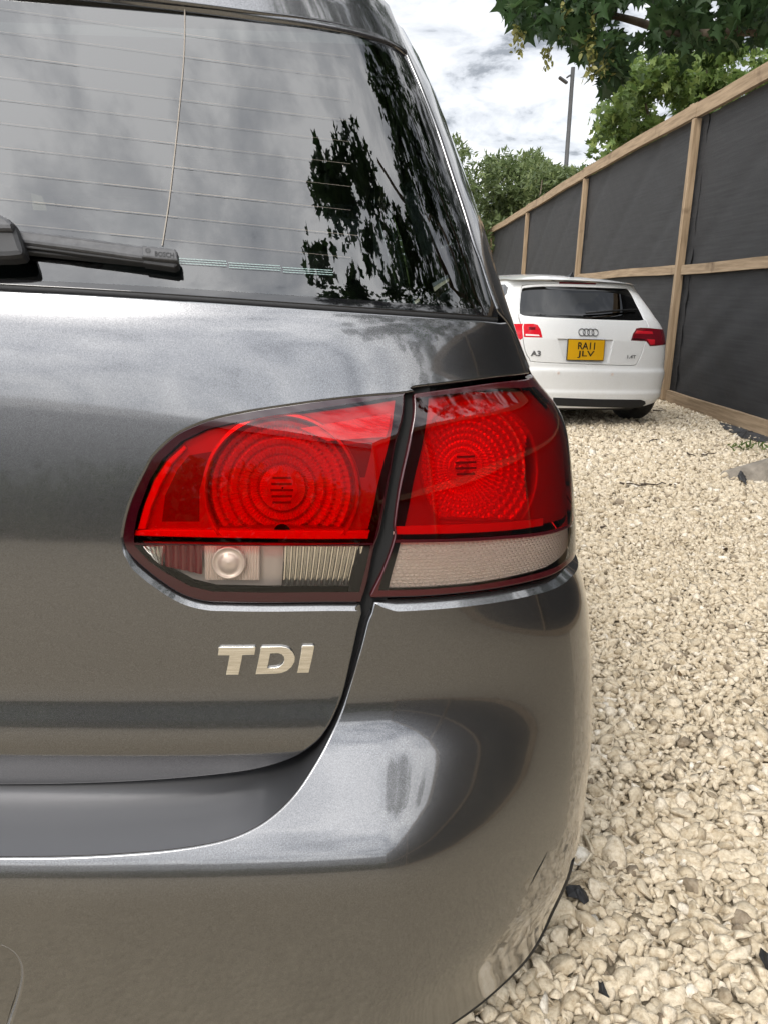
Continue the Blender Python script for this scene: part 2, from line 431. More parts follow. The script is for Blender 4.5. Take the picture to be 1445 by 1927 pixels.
def smooth_line(pts, n=8):
    """Catmull-Rom through the points (open)"""
    p = np.asarray(pts, float); p = np.vstack([2*p[0]-p[1], p, 2*p[-1]-p[-2]]); o = []
    for i in range(1, len(p)-2):
        for k in range(n):
            t = k/n
            o.append(0.5*((2*p[i])+(-p[i-1]+p[i+1])*t+(2*p[i-1]-5*p[i]+4*p[i+1]-p[i+2])*t*t+(-p[i-1]+3*p[i]-3*p[i+1]+p[i+2])*t**3))
    o.append(p[-2]); return np.array(o)

def panel(name, S, kind, outline, mats, parent, holes=(), zones=(), step=0.012, ds=0.006, off=0.0, r=0.002, depth=0.012, hole_r=None, rim_mi=None, zfun=None):
    """curved sheet cut to an outline on a body surface, with rounded, turned-in edges and exact surface normals"""
    loops = []
    for k, pl in enumerate([outline]+list(holes)):
        p = np.asarray(pl, float)
        if (area2(p) > 0) != (k == 0): p = p[::-1]
        p = dens(p, ds)
        t = np.roll(p, -1, 0)-np.roll(p, 1, 0); L = np.hypot(*t.T)+1e-12
        outw = np.stack([t[:, 1]/L, -t[:, 0]/L], 1)
        rr = (r if k == 0 or hole_r is None else hole_r)
        rr = np.array([rr(q) for q in p]) if callable(rr) else np.full(len(p), float(rr))
        loops.append((p-outw*rr[:, None], outw, rr))
    zl = [dens(np.asarray(z, float), ds) for z, m_ in zones]
    o0 = loops[0][0]; lo, hi = o0.min(0), o0.max(0)
    ga, gz = np.meshgrid(np.arange(lo[0], hi[0], step)+step*.37, np.arange(lo[1], hi[1], step)+step*.41)
    gz = gz.copy(); ga = ga+((np.arange(ga.shape[0]) % 2)*step*0.5)[:, None]
    G = np.stack([ga.ravel(), gz.ravel()], 1); ok = inpoly(G, o0) & (segdist(G, o0) > step*.45)
    for l in loops[1:]: ok &= ~inpoly(G, l[0]) & (segdist(G, l[0]) > step*.45)
    for z in zl: ok &= segdist(G, z) > step*.35
    G = G[ok]
    V2 = []; E = []; starts = []
    for arr in [l[0] for l in loops]+zl:
        b = len(V2); starts.append(b); n = len(arr)
        V2 += [tuple(q) for q in arr]; E += [(b+i, b+(i+1) % n) for i in range(n)]
    V2 += [tuple(q) for q in G]
    ov, oe, of, mv, _, _ = mgeo.delaunay_2d_cdt([Vector(q) for q in V2], E, [], 0, 1e-6)
    ov = np.array([v[:] for v in ov]); of = np.array([f_ for f_ in of if len(f_) == 3])
    i2o = {}
    for k, lst in enumerate(mv):
        for i in lst: i2o[i] = k
    cen = ov[of].mean(1); ok = inpoly(cen, o0)
    for l in loops[1:]: ok &= ~inpoly(cen, l[0])
    of = of[ok]; cen = cen[ok]
    mi = np.zeros(len(of), int)
    for (z, m_), zd in zip(zones, zl): mi[inpoly(cen, zd)] = m_
    P = S(kind, ov[:, 0], ov[:, 1]); n = S.normal(kind, ov[:, 0], ov[:, 1])
    offv = off if zfun is None else off+zfun(ov)
    P = P + n*(offv if np.isscalar(offv) else offv[:, None])
    fn = np.cross(P[of[:, 1]]-P[of[:, 0]], P[of[:, 2]]-P[of[:, 0]])
    fl = (fn*n[of].mean(1)).sum(1) < 0; of[fl] = of[fl][:, ::-1]
    V = [P]; NN = [n]; F_ = [tuple(q) for q in of]; MI = list(mi); cnt = len(P)
    for k, (arr, outw, rr) in enumerate(loops):
        idx = np.array([i2o[starts[k]+i] for i in range(len(arr))])
        p = P[idx]; nn = n[idx]
        q = S(kind, arr[:, 0]+outw[:, 0]*1e-3, arr[:, 1]+outw[:, 1]*1e-3)-S(kind, arr[:, 0], arr[:, 1])
        q = q-(q*nn).sum(1)[:, None]*nn; q /= np.linalg.norm(q, axis=1)[:, None]+1e-12
        prev = idx; m = len(arr)
        wc = np.clip((rr-0.004)/0.004, 0, 1)[:, None]     # wide edges are flat chamfers with a crease, tight ones are round
        cn = nn*math.cos(rad(43))+q*math.sin(rad(43))
        rings = [(0.0, 0)]+[(f_, 0) for f_ in (0.25, 0.5, 0.75, 1.0)]+[(1.0, depth)]
        for f_, dd in rings:
            ph = f_*math.pi/2
            so = math.sin(ph)*(1-wc)+f_*wc; dn = (1-math.cos(ph))*(1-wc)+f_*0.92*wc
            V.append(p+q*rr[:, None]*so-nn*(rr[:, None]*dn+dd))
            nr = (nn*math.cos(ph)+q*math.sin(ph))*(1-wc)+cn*wc
            if dd: nr = q
            NN.append(nr)
            cur = np.arange(cnt, cnt+m); cnt += m
            a_, b_ = prev, cur
            if f_ > 0 or dd:
                for i in range(m):
                    j = (i+1) % m
                    F_.append((a_[i], b_[i], b_[j], a_[j])); MI.append(MI[0] if rim_mi is None else rim_mi)
            prev = cur
    if zfun is not None: return mesh_obj(name, np.concatenate(V), F_, mats, parent, False, None, MI)
    return mesh_obj(name, np.concatenate(V), F_, mats, parent, True, np.concatenate(NN), MI)

def ruled(name, rows, mats, parent, smooth=True, closed=False):
    rows = [np.asarray(q, float) for q in rows]; m = len(rows[0]); F_ = []
    for i in range(len(rows)-1):
        for k in range(m if closed else m-1):
            F_.append((i*m+k, i*m+(k+1) % m, (i+1)*m+(k+1) % m, (i+1)*m+k))
    return mesh_obj(name, np.concatenate(rows), F_, mats, parent, smooth)

def wheel(name, parent, c, axis, R, w):
    """tyre and alloy, axis = unit vector pointing outwards"""
    c = np.asarray(c, float); ax = np.asarray(axis, float); u = np.array([0, 0, 1.0]); r_ = np.cross(u, ax)
    e_ = bpy.data.objects.new(name, None); COL.objects.link(e_); e_.parent = parent; e_.empty_display_size = 0.05
    prof = [(R*.62, -w*.46), (R*.80, -w*.5), (R*.95, -w*.44), (R, -w*.30), (R, w*.30), (R*.95, w*.44), (R*.80, w*.5), (R*.62, w*.46)]
    V, F_ = lathe((c, r_, u, ax), prof, 40)
    mesh_obj('tyre', V, F_, M['tyre'], e_, True)
    V, F_ = lathe((c, r_, u, ax), [(R*.64, -w*.4), (R*.64, w*.44), (R*.58, w*.42), (R*.56, w*.1), (R*.2, w*.12), (0.001, w*.12)], 30)
    b = MB(); b.add(V, F_)
    for k in range(5):
        a_ = k*2*math.pi/5; d = math.cos(a_)*r_+math.sin(a_)*u
        b.beam(c+ax*w*.36+d*R*.05, c+ax*w*.38+d*R*.60, 0.05, 0.03, up=ax)
    b.build('alloy_rim', M['rim'], e_)
    return e_

def quadgrid(name, S, kind, corners, nx, ny, off, fun, mat, parent, flip=False):
    """moulded reflector: a regular grid between four corners on a body surface, displaced by fun(u, v)"""
    c = np.asarray(corners, float)
    u, v = np.meshgrid(np.linspace(0, 1, nx), np.linspace(0, 1, ny)); w = u[..., None], v[..., None]
    uv = c[0]*(1-w[0])*(1-w[1])+c[1]*w[0]*(1-w[1])+c[2]*w[0]*w[1]+c[3]*(1-w[0])*w[1]
    a, z = uv[..., 0].ravel(), uv[..., 1].ravel()
    P = S(kind, a, z)+S.normal(kind, a, z)*(off+fun(u, v)).ravel()[:, None]
    F_ = [(j*nx+i, j*nx+i+1, (j+1)*nx+i+1, (j+1)*nx+i) for j in range(ny-1) for i in range(nx-1)]
    return mesh_obj(name, P, F_, mat, parent)

# ================================================================== GROUND
def ground_mat():
    m, t, b = newmat('crushed_limestone')
    tcn = N(t, 'ShaderNodeTexCoord')
    v = N(t, 'ShaderNodeTexVoronoi', i_Scale=85.0); t.links.new(tcn.outputs['Object'], v.inputs['Vector'])
    r_ = N(t, 'ShaderNodeValToRGB'); t.links.new(v.outputs['Color'], r_.inputs[0])
    r_.color_ramp.elements[0].color = (0.25, 0.21, 0.15, 1); r_.color_ramp.elements[1].color = (0.34, 0.29, 0.21, 1)  # darker than the chippings, shade between them put into the colour
    t.links.new(r_.outputs[0], b.inputs['Base Color']); b.inputs['Roughness'].default_value = 0.95
    bp = N(t, 'ShaderNodeBump', i_Strength=0.35, i_Distance=0.01, invert=True); t.links.new(v.outputs['Distance'], bp.inputs['Height'])
    t.links.new(bp.outputs[0], b.inputs['Normal'])
    return m
g = mesh_obj('ground', [(-300, -300, -0.012), (300, -300, -0.012), (300, 300, -0.012), (-300, 300, -0.012)], [(0, 1, 2, 3)], ground_mat())
g['kind'] = 'structure'

# ================================================================== GREY HATCHBACK
XC = -0.61
golf = empty('hatchback_car', (XC, 2.6, 0)); tag(golf, 'dark grey metallic hatchback whose rear corner fills the foreground', 'car')
BASE = [(0.05, -10), (0.3, -6), (0.40, -2), (0.47, 2), (0.637, 3), (0.73, 5), (0.80, 8), (0.937, 9.5), (0.985, 13), (1.0, 20), (1.012, 27), (1.02, 30), (1.62, 30)]
c_ = slope_int(BASE, 0.006); PROF = c_-np.interp(0.837, ZT, c_)+0.71
c_ = slope_int([(0.05, 0), (0.455, 0), (0.474, 12), (0.495, 27), (0.53, 34), (0.57, 31), (0.60, 20), (0.625, 8), (0.648, 0), (1.62, 0)], 0.006); SHO = c_-c_[-1]
c_ = slope_int([(0.05, -22), (0.555, -22), (0.572, -10), (0.585, 2), (0.597, 12), (0.612, 15), (0.626, 12), (0.637, 3), (0.66, 0), (1.62, 0)], 0.004); TGR = c_-c_[-1]
AK = [(0.05, 0.855), (0.26, 0.8749), (0.34, 0.8949), (0.4, 0.8975), (0.44, 0.8978), (0.5, 0.8984), (0.56, 0.8934), (0.62, 0.8871), (0.68, 0.8783), (0.73, 0.8605), (0.75, 0.8609), (0.78, 0.858), (0.83, 0.8517), (0.88, 0.8431), (0.91, 0.8281), (0.93, 0.8018), (0.945, 0.7938), (0.965, 0.7858), (0.99, 0.7754), (1.02, 0.7633), (1.06, 0.7523), (1.1, 0.741), (1.15, 0.7237), (1.2, 0.7062), (1.25, 0.6887), (1.3, 0.6665), (1.35, 0.6389), (1.45, 0.57), (1.62, 0.4)]
BK = [(0.05, 0.26), (0.9, 0.26), (1.0, 0.24), (1.62, 0.24)]
# roof spoiler face: leaves the glass plane and stands up
c_ = slope_int([(0.05, 30), (1.288, 30), (1.296, 16), (1.335, 14), (1.35, 38), (1.37, 70), (1.385, 82), (1.62, 84)], 0.004)
SPO = (c_-np.interp(1.28, ZT, c_)+np.interp(1.28, ZT, PROF)-0.004)-PROF
GS = Shell(PROF, ztable(AK, 0.012), ztable(BK, 0.012), XC, {'b': (SHO, 0.70, 1.01), 't': (TGR, 2.0, 3.0), 's': (SPO, 2.0, 3.0)})
def tr(kind, pts, n=6, curve=True):
    uv = GS.trace(kind, pts)
    return smooth_line(uv, n) if curve else uv
def sym(uv):
    """right-half outline -> closed outline of both halves"""
    L = uv[::-1].copy(); L[:, 0] *= -1; return np.vstack([uv, L])
def mir(uv): q = np.array(uv, float).copy(); q[:, 0] *= -1; return q

# --- traced lines (right half of the car)
tg_bottom = tr('t', [(0, 1478), (150, 1476), (300, 1469), (430, 1457), (500, 1445), (555, 1426), (592, 1402), (614, 1376), (632, 1342), (648, 1300), (662, 1240), (672, 1195), (682, 1155)])
tg_bottom = np.vstack([[0, tg_bottom[0, 1]], tg_bottom])
lampL = [(680, 1135), (604, 1135), (500, 1136), (430, 1135), (387, 1133), (345, 1121), (300, 1093), (262, 1062), (238, 1037), (229, 1016), (230, 998), (236, 968), (248, 932), (271, 885), (289, 854), (325, 820), (358, 802), (399, 787), (449, 776), (500, 767), (604, 752), (687, 743), (764, 737)]
lampL_edge = tr('t', lampL, 4)
lampL_right = tr('t', [(764, 739), (749, 824), (735, 897), (716, 1000), (704, 1035), (691, 1100), (681, 1133)], 4)
lampR_top = tr('t', [(779, 736), (800, 733), (873, 724), (945, 714), (996, 707)], 4)
def grow(uv, d):
    """shift an open line to its left"""
    t = np.gradient(uv, axis=0); L = np.hypot(*t.T)[:, None]
    return uv+np.stack([-t[:, 1:2], t[:, 0:1]], 1)[:, :, 0]/L*d
glass_bottom = tr('g', [(0, 535), (200, 546), (400, 559), (600, 573), (800, 587), (900, 594), (938, 598)])
z_gb = glass_bottom[0, 1]
glass_bottom = np.vstack([[0, z_gb+0.004], glass_bottom])
glass_right = tr('g', [(940, 596), (920, 545), (905, 500), (887, 450), (866, 380), (843, 310), (820, 240), (793, 170), (763, 100)])
tg_right = tr('g', [(997, 703), (984, 668), (968, 630), (952, 604)], 4)

# --- tailgate
out_tg = np.vstack([tg_bottom, grow(lampL_edge, -0.0022)[:-1], grow(tr('t', [(764, 737), (779, 734)], 2), -0.002), grow(lampR_top, 0.0022), tg_right + [0.0, 0], grow(glass_bottom[::-1], 0.004)])
low_lip = dens(np.vstack([grow(lampL_edge, -0.0022)[:36]]), 0.002); low_lip = low_lip[: int(np.argmin(np.hypot(*(low_lip-grow(lampL_edge, -0.0022)[35]).T)))+1]; n_lip = len(low_lip)
# wide lip fades in on the inner corner
def tg_r(q):
    q = np.array([abs(q[0]), q[1]])
    d = np.hypot(*(low_lip-q).T); k = int(np.argmin(d))
    if d[k] > 0.003: return 0.0028
    return 0.0028+0.0075*min(1.0, max(0.0, (n_lip-2-k)/14.0))
panel('tailgate', GS, 't', sym(out_tg), M['grey_paint'], golf, r=tg_r, step=0.011, depth=0.02)

# --- rear window
out_gl = np.vstack([glass_bottom, glass_right[1:], [[glass_right[-1, 0]-0.01, 1.35], [0, 1.37]]])
inner = np.vstack([[0, z_gb+0.020], tr('g', [(0, 524), (200, 533), (400, 545), (600, 558), (800, 572), (890, 580), (908, 578), (905, 560), (880, 480), (850, 390), (820, 300), (790, 215), (755, 120)], 3), [[0.66, 1.345], [0, 1.36]]])
gl = panel('rear_window', GS, 'g', sym(out_gl), [M['frit'], M['rear_glass']], golf, zones=[(sym(inner), 1)], step=0.02, off=-0.001, r=0.0012, depth=0.004, rim_mi=0)

# heater wires printed on the inside of the glass; wider dashes draw in their broken reflections
def strip(px0, px1, w, kind='g', off=0.0004, n=10):
    uv = GS.trace(kind, [px0, px1]); t = np.linspace(0, 1, n)[:, None]; uv = uv[0]+(uv[1]-uv[0])*t
    P = GS(kind, uv[:, 0], uv[:, 1])+GS.normal(kind, uv[:, 0], uv[:, 1])*off
    d = np.gradient(P, axis=0); d /= np.linalg.norm(d, axis=1)[:, None]
    s_ = np.cross(d, GS.normal(kind, uv[:, 0], uv[:, 1])); return P-s_*w/2, P+s_*w/2
hb = MB()
def add_strip(b, *a, **k):
    A_, B_ = strip(*a, **k); n = len(A_)
    b.add(np.vstack([A_, B_]), [(i, i+1, n+i+1, n+i) for i in range(n-1)])
add_strip(hb, (347, -10), (306, 462), 0.0011, n=30)
rr_ = random.Random(3)
for y0 in (62, 104, 146, 186, 227, 270, 314, 360, 408, 452):
    x = -20
    for xa_ in range(-20, 660, 68): add_strip(hb, (xa_, y0+(xa_-330)*(0.145-0.0001*y0)), (xa_+68, y0+(xa_+68-330)*(0.145-0.0001*y0)), 0.00020, n=4)
    while x < 640:
        L = rr_.uniform(20, 150); sl_ = 0.145-0.0001*y0
        if rr_.random() < 0.5: add_strip(hb, (x, y0+(x-330)*sl_), (x+L, y0+(x+L-330)*sl_), 0.00045 if rr_.random() < .6 else 0.0003, n=6)
        x += L+rr_.uniform(6, 60)
hw = hb.build('heater_wires', M['heater'], gl)
# printed dot band along the foot of the glass
db_ = MB()
for i in range(110):
    for j in range(3):
        px = (330+i*2.75+(j % 2)*1.4, 486+i*0.235+j*4.2)
        uv = GS.trace('g', [px])[0] if i % 37 == 0 and j == 0 else None
        if uv is not None: base_uv, base_i = uv, i
        u_ = base_uv+[(i-base_i)*0.00149+(j % 2)*0.0007, -(i-base_i)*0.00004-j*0.0021]
        P = GS('g', *u_)+GS.normal('g', *u_)*0.0003; n_ = GS.normal('g', *u_); r1 = np.cross([0, 0, 1.0], n_); r1 /= np.linalg.norm(r1); r2 = np.cross(n_, r1)
        th = np.arange(6)*math.pi/3
        db_.add(P+0.0005*(np.cos(th)[:, None]*r1+np.sin(th)[:, None]*r2), [tuple(range(6))])
db_.build('dot_print', M['dots'], gl)
# black seal under the glass
uvs = sym(glass_bottom)[: len(glass_bottom)]
P1 = GS('g', glass_bottom[:, 0], glass_bottom[:, 1]+0.002); n_ = GS.normal('g', glass_bottom[:, 0], glass_bottom[:, 1])
sb = MB(); sb.tube(P1-n_*0.004-np.array([0, 0, 0.003]), 0.004, 6)
Pm = P1.copy(); Pm[:, 0] = 2*XC-Pm[:, 0]; sb.tube(Pm-np.array([0, -.002, 0.003]), 0.004, 6)
sb.build('window_seal', M['rubber'], golf, True)

# --- bumper
bp_crease = tr('b', [(0, 1612), (150, 1610), (300, 1600), (400, 1585), (460, 1566), (510, 1536), (555, 1492), (595, 1432), (622, 1382), (643, 1335), (660, 1285), (676, 1230), (690, 1175), (699, 1152)])
bp_crease = np.vstack([[0, bp_crease[0, 1]], bp_crease])
bp_top = tr('b', [(704, 1133), (800, 1129), (897, 1120), (994, 1103), (1042, 1089), (1072, 1068)], 4)
zt = bp_top[-1, 1]
bp_low = tr('b', [(850, 1927), (930, 1866), (1000, 1790), (1040, 1718), (1062, 1662), (1074, 1622)], 4)
zb = bp_low[0, 1]
side_a = AEND+0.30
out_bp = np.vstack([bp_crease, bp_top, [[AEND+0.02, zt+0.004], [side_a+0.10, zt-0.01], [side_a, 0.62], [side_a-0.07, 0.45], [side_a-0.10, zb+0.03]], bp_low[::-1], [[bp_low[0, 0]-0.15, zb-0.008], [0, zb-0.01]]])
dense_top = dens(bp_top, .003)[: -1]
def bp_r(q):
    q = np.array([abs(q[0]), q[1]])
    d = np.min(np.hypot(*(dense_top-q).T))
    if d < 0.004 or (q[0] > bp_top[-1, 0] and q[1] > zt-0.03): return 0.0025+0.008*min(1.0, max(0.0, (abs(q[0])-bp_top[0, 0])/0.02))
    return 0.0025
recess = tr('b', [(-100, 1783), (-20, 1783), (14, 1793), (31, 1815), (34, 1845), (24, 1890), (12, 1927), (-5, 1990)], 4)
rc = np.vstack([recess, [[0, recess[-1, 1]]], [[0, recess[0, 1]]]])
rec_full = sym(np.vstack([[[0.0, recess[-1, 1]]], recess[::-1], [[0.0, recess[0, 1]]]]))
panel('bumper', GS, 'b', sym(out_bp), M['grey_bumper'], golf, holes=[rec_full], r=bp_r, hole_r=0.006, step=0.010, depth=0.012)
tray = panel('plate_recess', GS, 'b', rec_full*np.array([0.995, 1]), M['grey_bumper'], golf, off=-0.016, r=0.001, depth=0.002, step=0.02)
pb = MB(); Pc = GS('b', 0.0, 0.405); pb.box((XC, Pc[1]+0.004, 0.40), (0.44, 0.006, 0.100), bevel=0.002)
pb.build('number_plate', M['plate_yellow'], golf)
# lower lip and sill shelf
zl = bp_low
lipP = GS('b', zl[:, 0], zl[:, 1]); lipN = GS.normal('b', zl[:, 0], zl[:, 1])
lip = np.vstack([GS('b', 0.0, zb-0.01), GS('b', zl[0, 0]-0.15, zb-0.008), lipP])
full = np.vstack([lip[::-1]*[-1, 1, 1]+[2*XC, 0, 0], lip])
mb = MB(); mb.tube(full+np.array([0, 0.012, -0.004]), 0.008, 8); mb.build('bumper_lip', M['black_plastic'], golf, True)
un = [full+np.array([0, 0.01, -0.002]), full*[1, 1, 0]+[0, 0.30, 0.22]]
ruled('undertray', un, M['black_plastic'], golf)
cP = GS('b', bp_crease[:, 0], bp_crease[:, 1]); cN = GS.normal('b', bp_crease[:, 0], bp_crease[:, 1])
wt_ = np.clip((0.60-cP[:, 2])/0.08, 0, 1)[:, None]          # 1 along the sill, 0 up the sides
rows = []
for k, (fy, fz) in enumerate([(0.0, -0.001), (0.006, 0.0005), (0.030, 0.006), (0.060, 0.014), (0.085, 0.026), (0.10, 0.05)]):
    a_ = np.array([0, fy, 0])+np.array([0, 0, fz])*wt_
    b_ = np.array([0, fy, 0])+np.array([-0.001*k, 0, 0])
    rows.append(cP-cN*0.003+a_*wt_+b_*(1-wt_))
rows = [np.vstack([q[::-1]*[-1, 1, 1]+[2*XC, 0, 0], q[1:]]) for q in rows]
ruled('loading_sill', rows, M['sill'], golf)
ruled('shut_channel', [rows[-1], rows[-1]+np.array([0, 0.02, 0.12]), rows[-1]+np.array([0, 0.04, 0.42])], M['gap'], golf)

# --- quarter panels, doors and side glass as one side skin each
def side_skin(sg):
    zt_l = lampR_top[-1, 1]
    tr_edge = tg_right+[0.0035, 0.0]
    gr = glass_right+[0.0035, 0.0]
    o = np.vstack([[[AEND+0.14, zt_l+0.006]], [[tr_edge[0, 0], tr_edge[0, 1]+0.003]], tr_edge, gr[1:], [[gr[-1, 0], 1.33], [AEND+0.25, 1.36], [AEND+2.0, 1.36], [AEND+2.6, 1.25], [AEND+3.05, 0.98], [AEND+3.3, 0.90], [AEND+3.55, 0.80], [AEND+3.60, 0.35]]])
    fw = [[AEND+2.93+0.36*math.cos(t_), 0.31+0.36*math.sin(t_)] for t_ in np.linspace(0.1, math.pi-0.1, 14)]
    rw = [[AEND+0.52+0.36*math.cos(t_), 0.31+0.36*math.sin(t_)] for t_ in np.linspace(0.1, math.pi*0.72, 12)]
    o = np.vstack([o, [[AEND+3.5, 0.24]], fw, rw, [[side_a+0.003, 0.62], [side_a+0.103, 0.69], [AEND+0.15, 0.735]]])
    w1 = np.array([[AEND+0.30, 1.00], [AEND+0.26, 1.10], [AEND+0.42, 1.27], [AEND+1.18, 1.30], [AEND+1.18, 0.98]])
    w2 = np.array([[AEND+1.26, 0.98], [AEND+1.26, 1.30], [AEND+1.95, 1.29], [AEND+2.5, 1.02], [AEND+2.45, 0.98]])
    f_ = (lambda q: q) if sg > 0 else mir
    body = panel('body_side', GS, 'g', f_(o), M['grey_paint'], golf, holes=[f_(w1), f_(w2)], step=0.04, ds=0.02, r=0.003, depth=0.02)
    for w in (w1, w2): panel('side_window', GS, 'g', f_(w), M['side_glass'], body, step=0.06, ds=0.03, off=-0.004, r=0.001, depth=0.003)
side_skin(1); side_skin(-1)

# --- roof, bonnet, windscreen (beyond the frame, seen only past the rear window)
A_ = lambda z: np.interp(z, ZT, GS.A)
def cross(y, zc, ze, w, n=17):
    x = np.linspace(-1, 1, n); return np.stack([XC+x*w, np.full(n, y)+0*x, ze+(zc-ze)*(1-np.abs(x)**2.4)], 1)
rw_ = A_(1.36)
ruled('roof', [cross(1.14, 1.40, 1.355, rw_+.01), cross(1.35, 1.435, 1.365, rw_+.005), cross(2.0, 1.46, 1.365, rw_), cross(2.7, 1.45, 1.365, rw_), cross(3.05, 1.41, 1.355, rw_)], M['grey_paint'], golf)
ruled('windscreen', [cross(3.06, 1.405, 1.35, rw_-.02), cross(3.75, 0.99, 0.97, A_(0.98)-.03)], M['clear_glass'], golf)
ruled('bonnet', [cross(3.74, 0.99, 0.93, A_(0.93)-.01), cross(4.2, 0.95, 0.86, A_(0.86)-.01), cross(4.6, 0.85, 0.74, 0.80), cross(4.72, 0.66, 0.60, 0.74), cross(4.74, 0.28, 0.28, 0.72)], M['grey_paint'], golf)
for sx in (1, -1):
    for yy in (1.63, 4.20): wheel('wheel', golf, (XC+sx*0.76, yy, 0.315), (sx, 0, 0), 0.315, 0.20)
# cabin
cb = MB(); cb.box((XC, 2.6, 0.55), (1.36, 3.2, 0.04)); cb.box((XC, 1.10, 0.90), (1.10, 0.40, 0.02)); cb.box((XC, 3.5, 0.75), (1.36, 0.35, 0.36), bevel=.05)
for sx in (-1, 1): cb.box((XC+sx*0.72, 2.3, 0.76), (0.06, 2.7, 0.40))
cb.box((XC, 1.28, 0.72), (1.25, 0.14, 0.42), bevel=.04)
cb.build('cabin_trim', M['seat'], golf)
for (x, y) in ((-0.38, 1.42), (0.38, 1.42), (-0.36, 2.45), (0.36, 2.45)):
    seat_ = MB(); seat_.box((XC+x, y+.28, 0.62), (0.50, 0.50, 0.16), bevel=.05); so = seat_.build('seat', M['seat'], golf)
    sb_ = MB(); sb_.box((XC+x, y, 0.82), (0.50, 0.14, 0.54), bevel=.05); sb_.build('backrest', M['seat'], so)
    sh_ = MB(); sh_.box((XC+x, y, 1.15), (0.26, 0.10, 0.17), bevel=.04); sh_.build('headrest', M['seat'], so)
hl_ = MB(); hl_.box((XC, 2.1, 1.345), (1.22, 1.9, 0.012)); hl_.build('headlining', M['headlining'], golf)

# --- roof spoiler
sp_low = tr('s', [(-60, -40), (60, -24), (200, -9), (340, 7), (480, 25), (560, 35), (630, 47), (690, 62), (735, 80), (765, 101)], 5)
sp_low = np.vstack([[0, sp_low[0, 1]+0.012], sp_low])
sp_gl = tr('g', [(-60, -28), (60, -12), (200, 3), (340, 19), (480, 37), (560, 47), (630, 58), (690, 71), (735, 86), (765, 104)], 5)
sp_gl = np.vstack([[0, sp_gl[0, 1]+0.012], sp_gl])
aL = sp_low[-1, 0]
out_sp = np.vstack([sp_low, [[aL+0.012, sp_low[-1, 1]+0.03], [aL+0.02, 1.345], [aL-0.03, 1.375], [aL-0.10, 1.39], [0, 1.40]]])
panel('roof_spoiler', GS, 's', sym(out_sp), M['grey_paint'], golf, r=0.004, step=0.014, depth=0.006)
lowP = GS('s', sp_low[:, 0], sp_low[:, 1]); gP = GS('g', sp_gl[:, 0], sp_gl[:, 1])
rows = [lowP+[0, .003, .003], lowP*.5+gP*.5+[0, 0, .004], gP+[0, .001, 0]]
rows = [np.vstack([q[::-1]*[-1, 1, 1]+[2*XC, 0, 0], q[1:]]) for q in rows]
ruled('spoiler_underside', rows, M['grey_paint'], golf)

# scuffs and scratches on the bumper
for line, w in (([(1030, 1602), (1018, 1625), (1006, 1648), (996, 1668)], .0022),):
    uv = smooth_line(GS.trace('b', line), 6); Pq = GS('b', uv[:, 0], uv[:, 1])+GS.normal('b', uv[:, 0], uv[:, 1])*.0004
    sb2 = MB(); d_ = np.gradient(Pq, axis=0); d_ /= np.linalg.norm(d_, axis=1)[:, None]; s_ = np.cross(d_, GS.normal('b', uv[:, 0], uv[:, 1])); ww = w*np.sin(np.linspace(.15, math.pi-.15, len(Pq)))[:, None]/2; n = len(Pq)
    sb2.add(np.vstack([Pq-s_*ww, Pq+s_*ww]), [(i, i+1, n+i+1, n+i) for i in range(n-1)]); sb2.build('scratch', M['scuff'], golf)

# --- TDI badge
def zpts(L, ox, oy, k): return [(ox+x/k, oy+y/k) for x, y in L]
kz = 5.558
T_ = zpts([(185, 197), (568, 195), (556, 278), (432, 282), (390, 487), (258, 487), (296, 285), (175, 285)], 380, 1180, kz)
D_ = zpts([(622, 195), (740, 193), (830, 192), (880, 199), (920, 216), (955, 250), (977, 300), (972, 355), (940, 408), (895, 446), (840, 468), (780, 477), (565, 482)], 380, 1180, kz)
Di = zpts([(720, 265), (800, 262), (838, 274), (862, 300), (866, 335), (850, 370), (820, 395), (780, 410), (690, 415)], 380, 1180, kz)
I_ = zpts([(1050, 182), (1180, 182), (1120, 465), (998, 467)], 380, 1180, kz)
badge = bpy.data.objects.new('badge', None); COL.objects.link(badge); badge.parent = golf; badge.empty_display_size = .02
for poly, h in ((T_, []), (D_, [Di]), (I_, [])):
    panel('letter', GS, 't', GS.trace('t', poly), M['chrome'], badge, holes=[GS.trace('t', q) for q in h], off=0.0032, r=0.0005, depth=0.0032, step=0.006, ds=0.003)

# --- tail lamps
def frame_at(kind, px, rearward=0.0):
    uv = GS.trace(kind, [px])[0]; P = GS(kind, *uv); n = GS.normal(kind, *uv)
    n = n*(1-rearward)+np.array([0, -1.0, 0.12])*rearward; n /= np.linalg.norm(n)
    r_ = np.cross(np.array([0, 0, 1.0]), -n)*-1; r_ = np.cross(-n, np.array([0, 0, 1.0])); r_ /= np.linalg.norm(r_); u = np.cross(r_, -n)
    sc_ = np.linalg.norm(P-vC)/FPX
    return (P, r_, u, -n), sc_
def mirV(V): V = np.array(V, float).copy(); V[:, 0] = 2*XC-V[:, 0]; return V

winL = [(252, 1002), (259, 965), (281, 905), (306, 864), (342, 830), (388, 808), (450, 793), (520, 781), (600, 769), (700, 753), (759, 744), (744, 826), (730, 897), (711, 990), (703, 1022)]
winLc = [(698, 1026), (690, 1064), (677, 1115), (600, 1115), (500, 1116), (400, 1114), (358, 1104), (312, 1079), (277, 1055), (252, 1026)]
redline = [(252, 1022), (400, 1025), (550, 1027)]
winR = [(786, 748), (873, 737), (945, 728), (1000, 722), (1030, 756), (1050, 790), (1060, 850), (1070, 930), (1072, 985), (1040, 997), (960, 1008), (860, 1014), (742, 1016), (750, 960), (770, 870), (782, 800)]

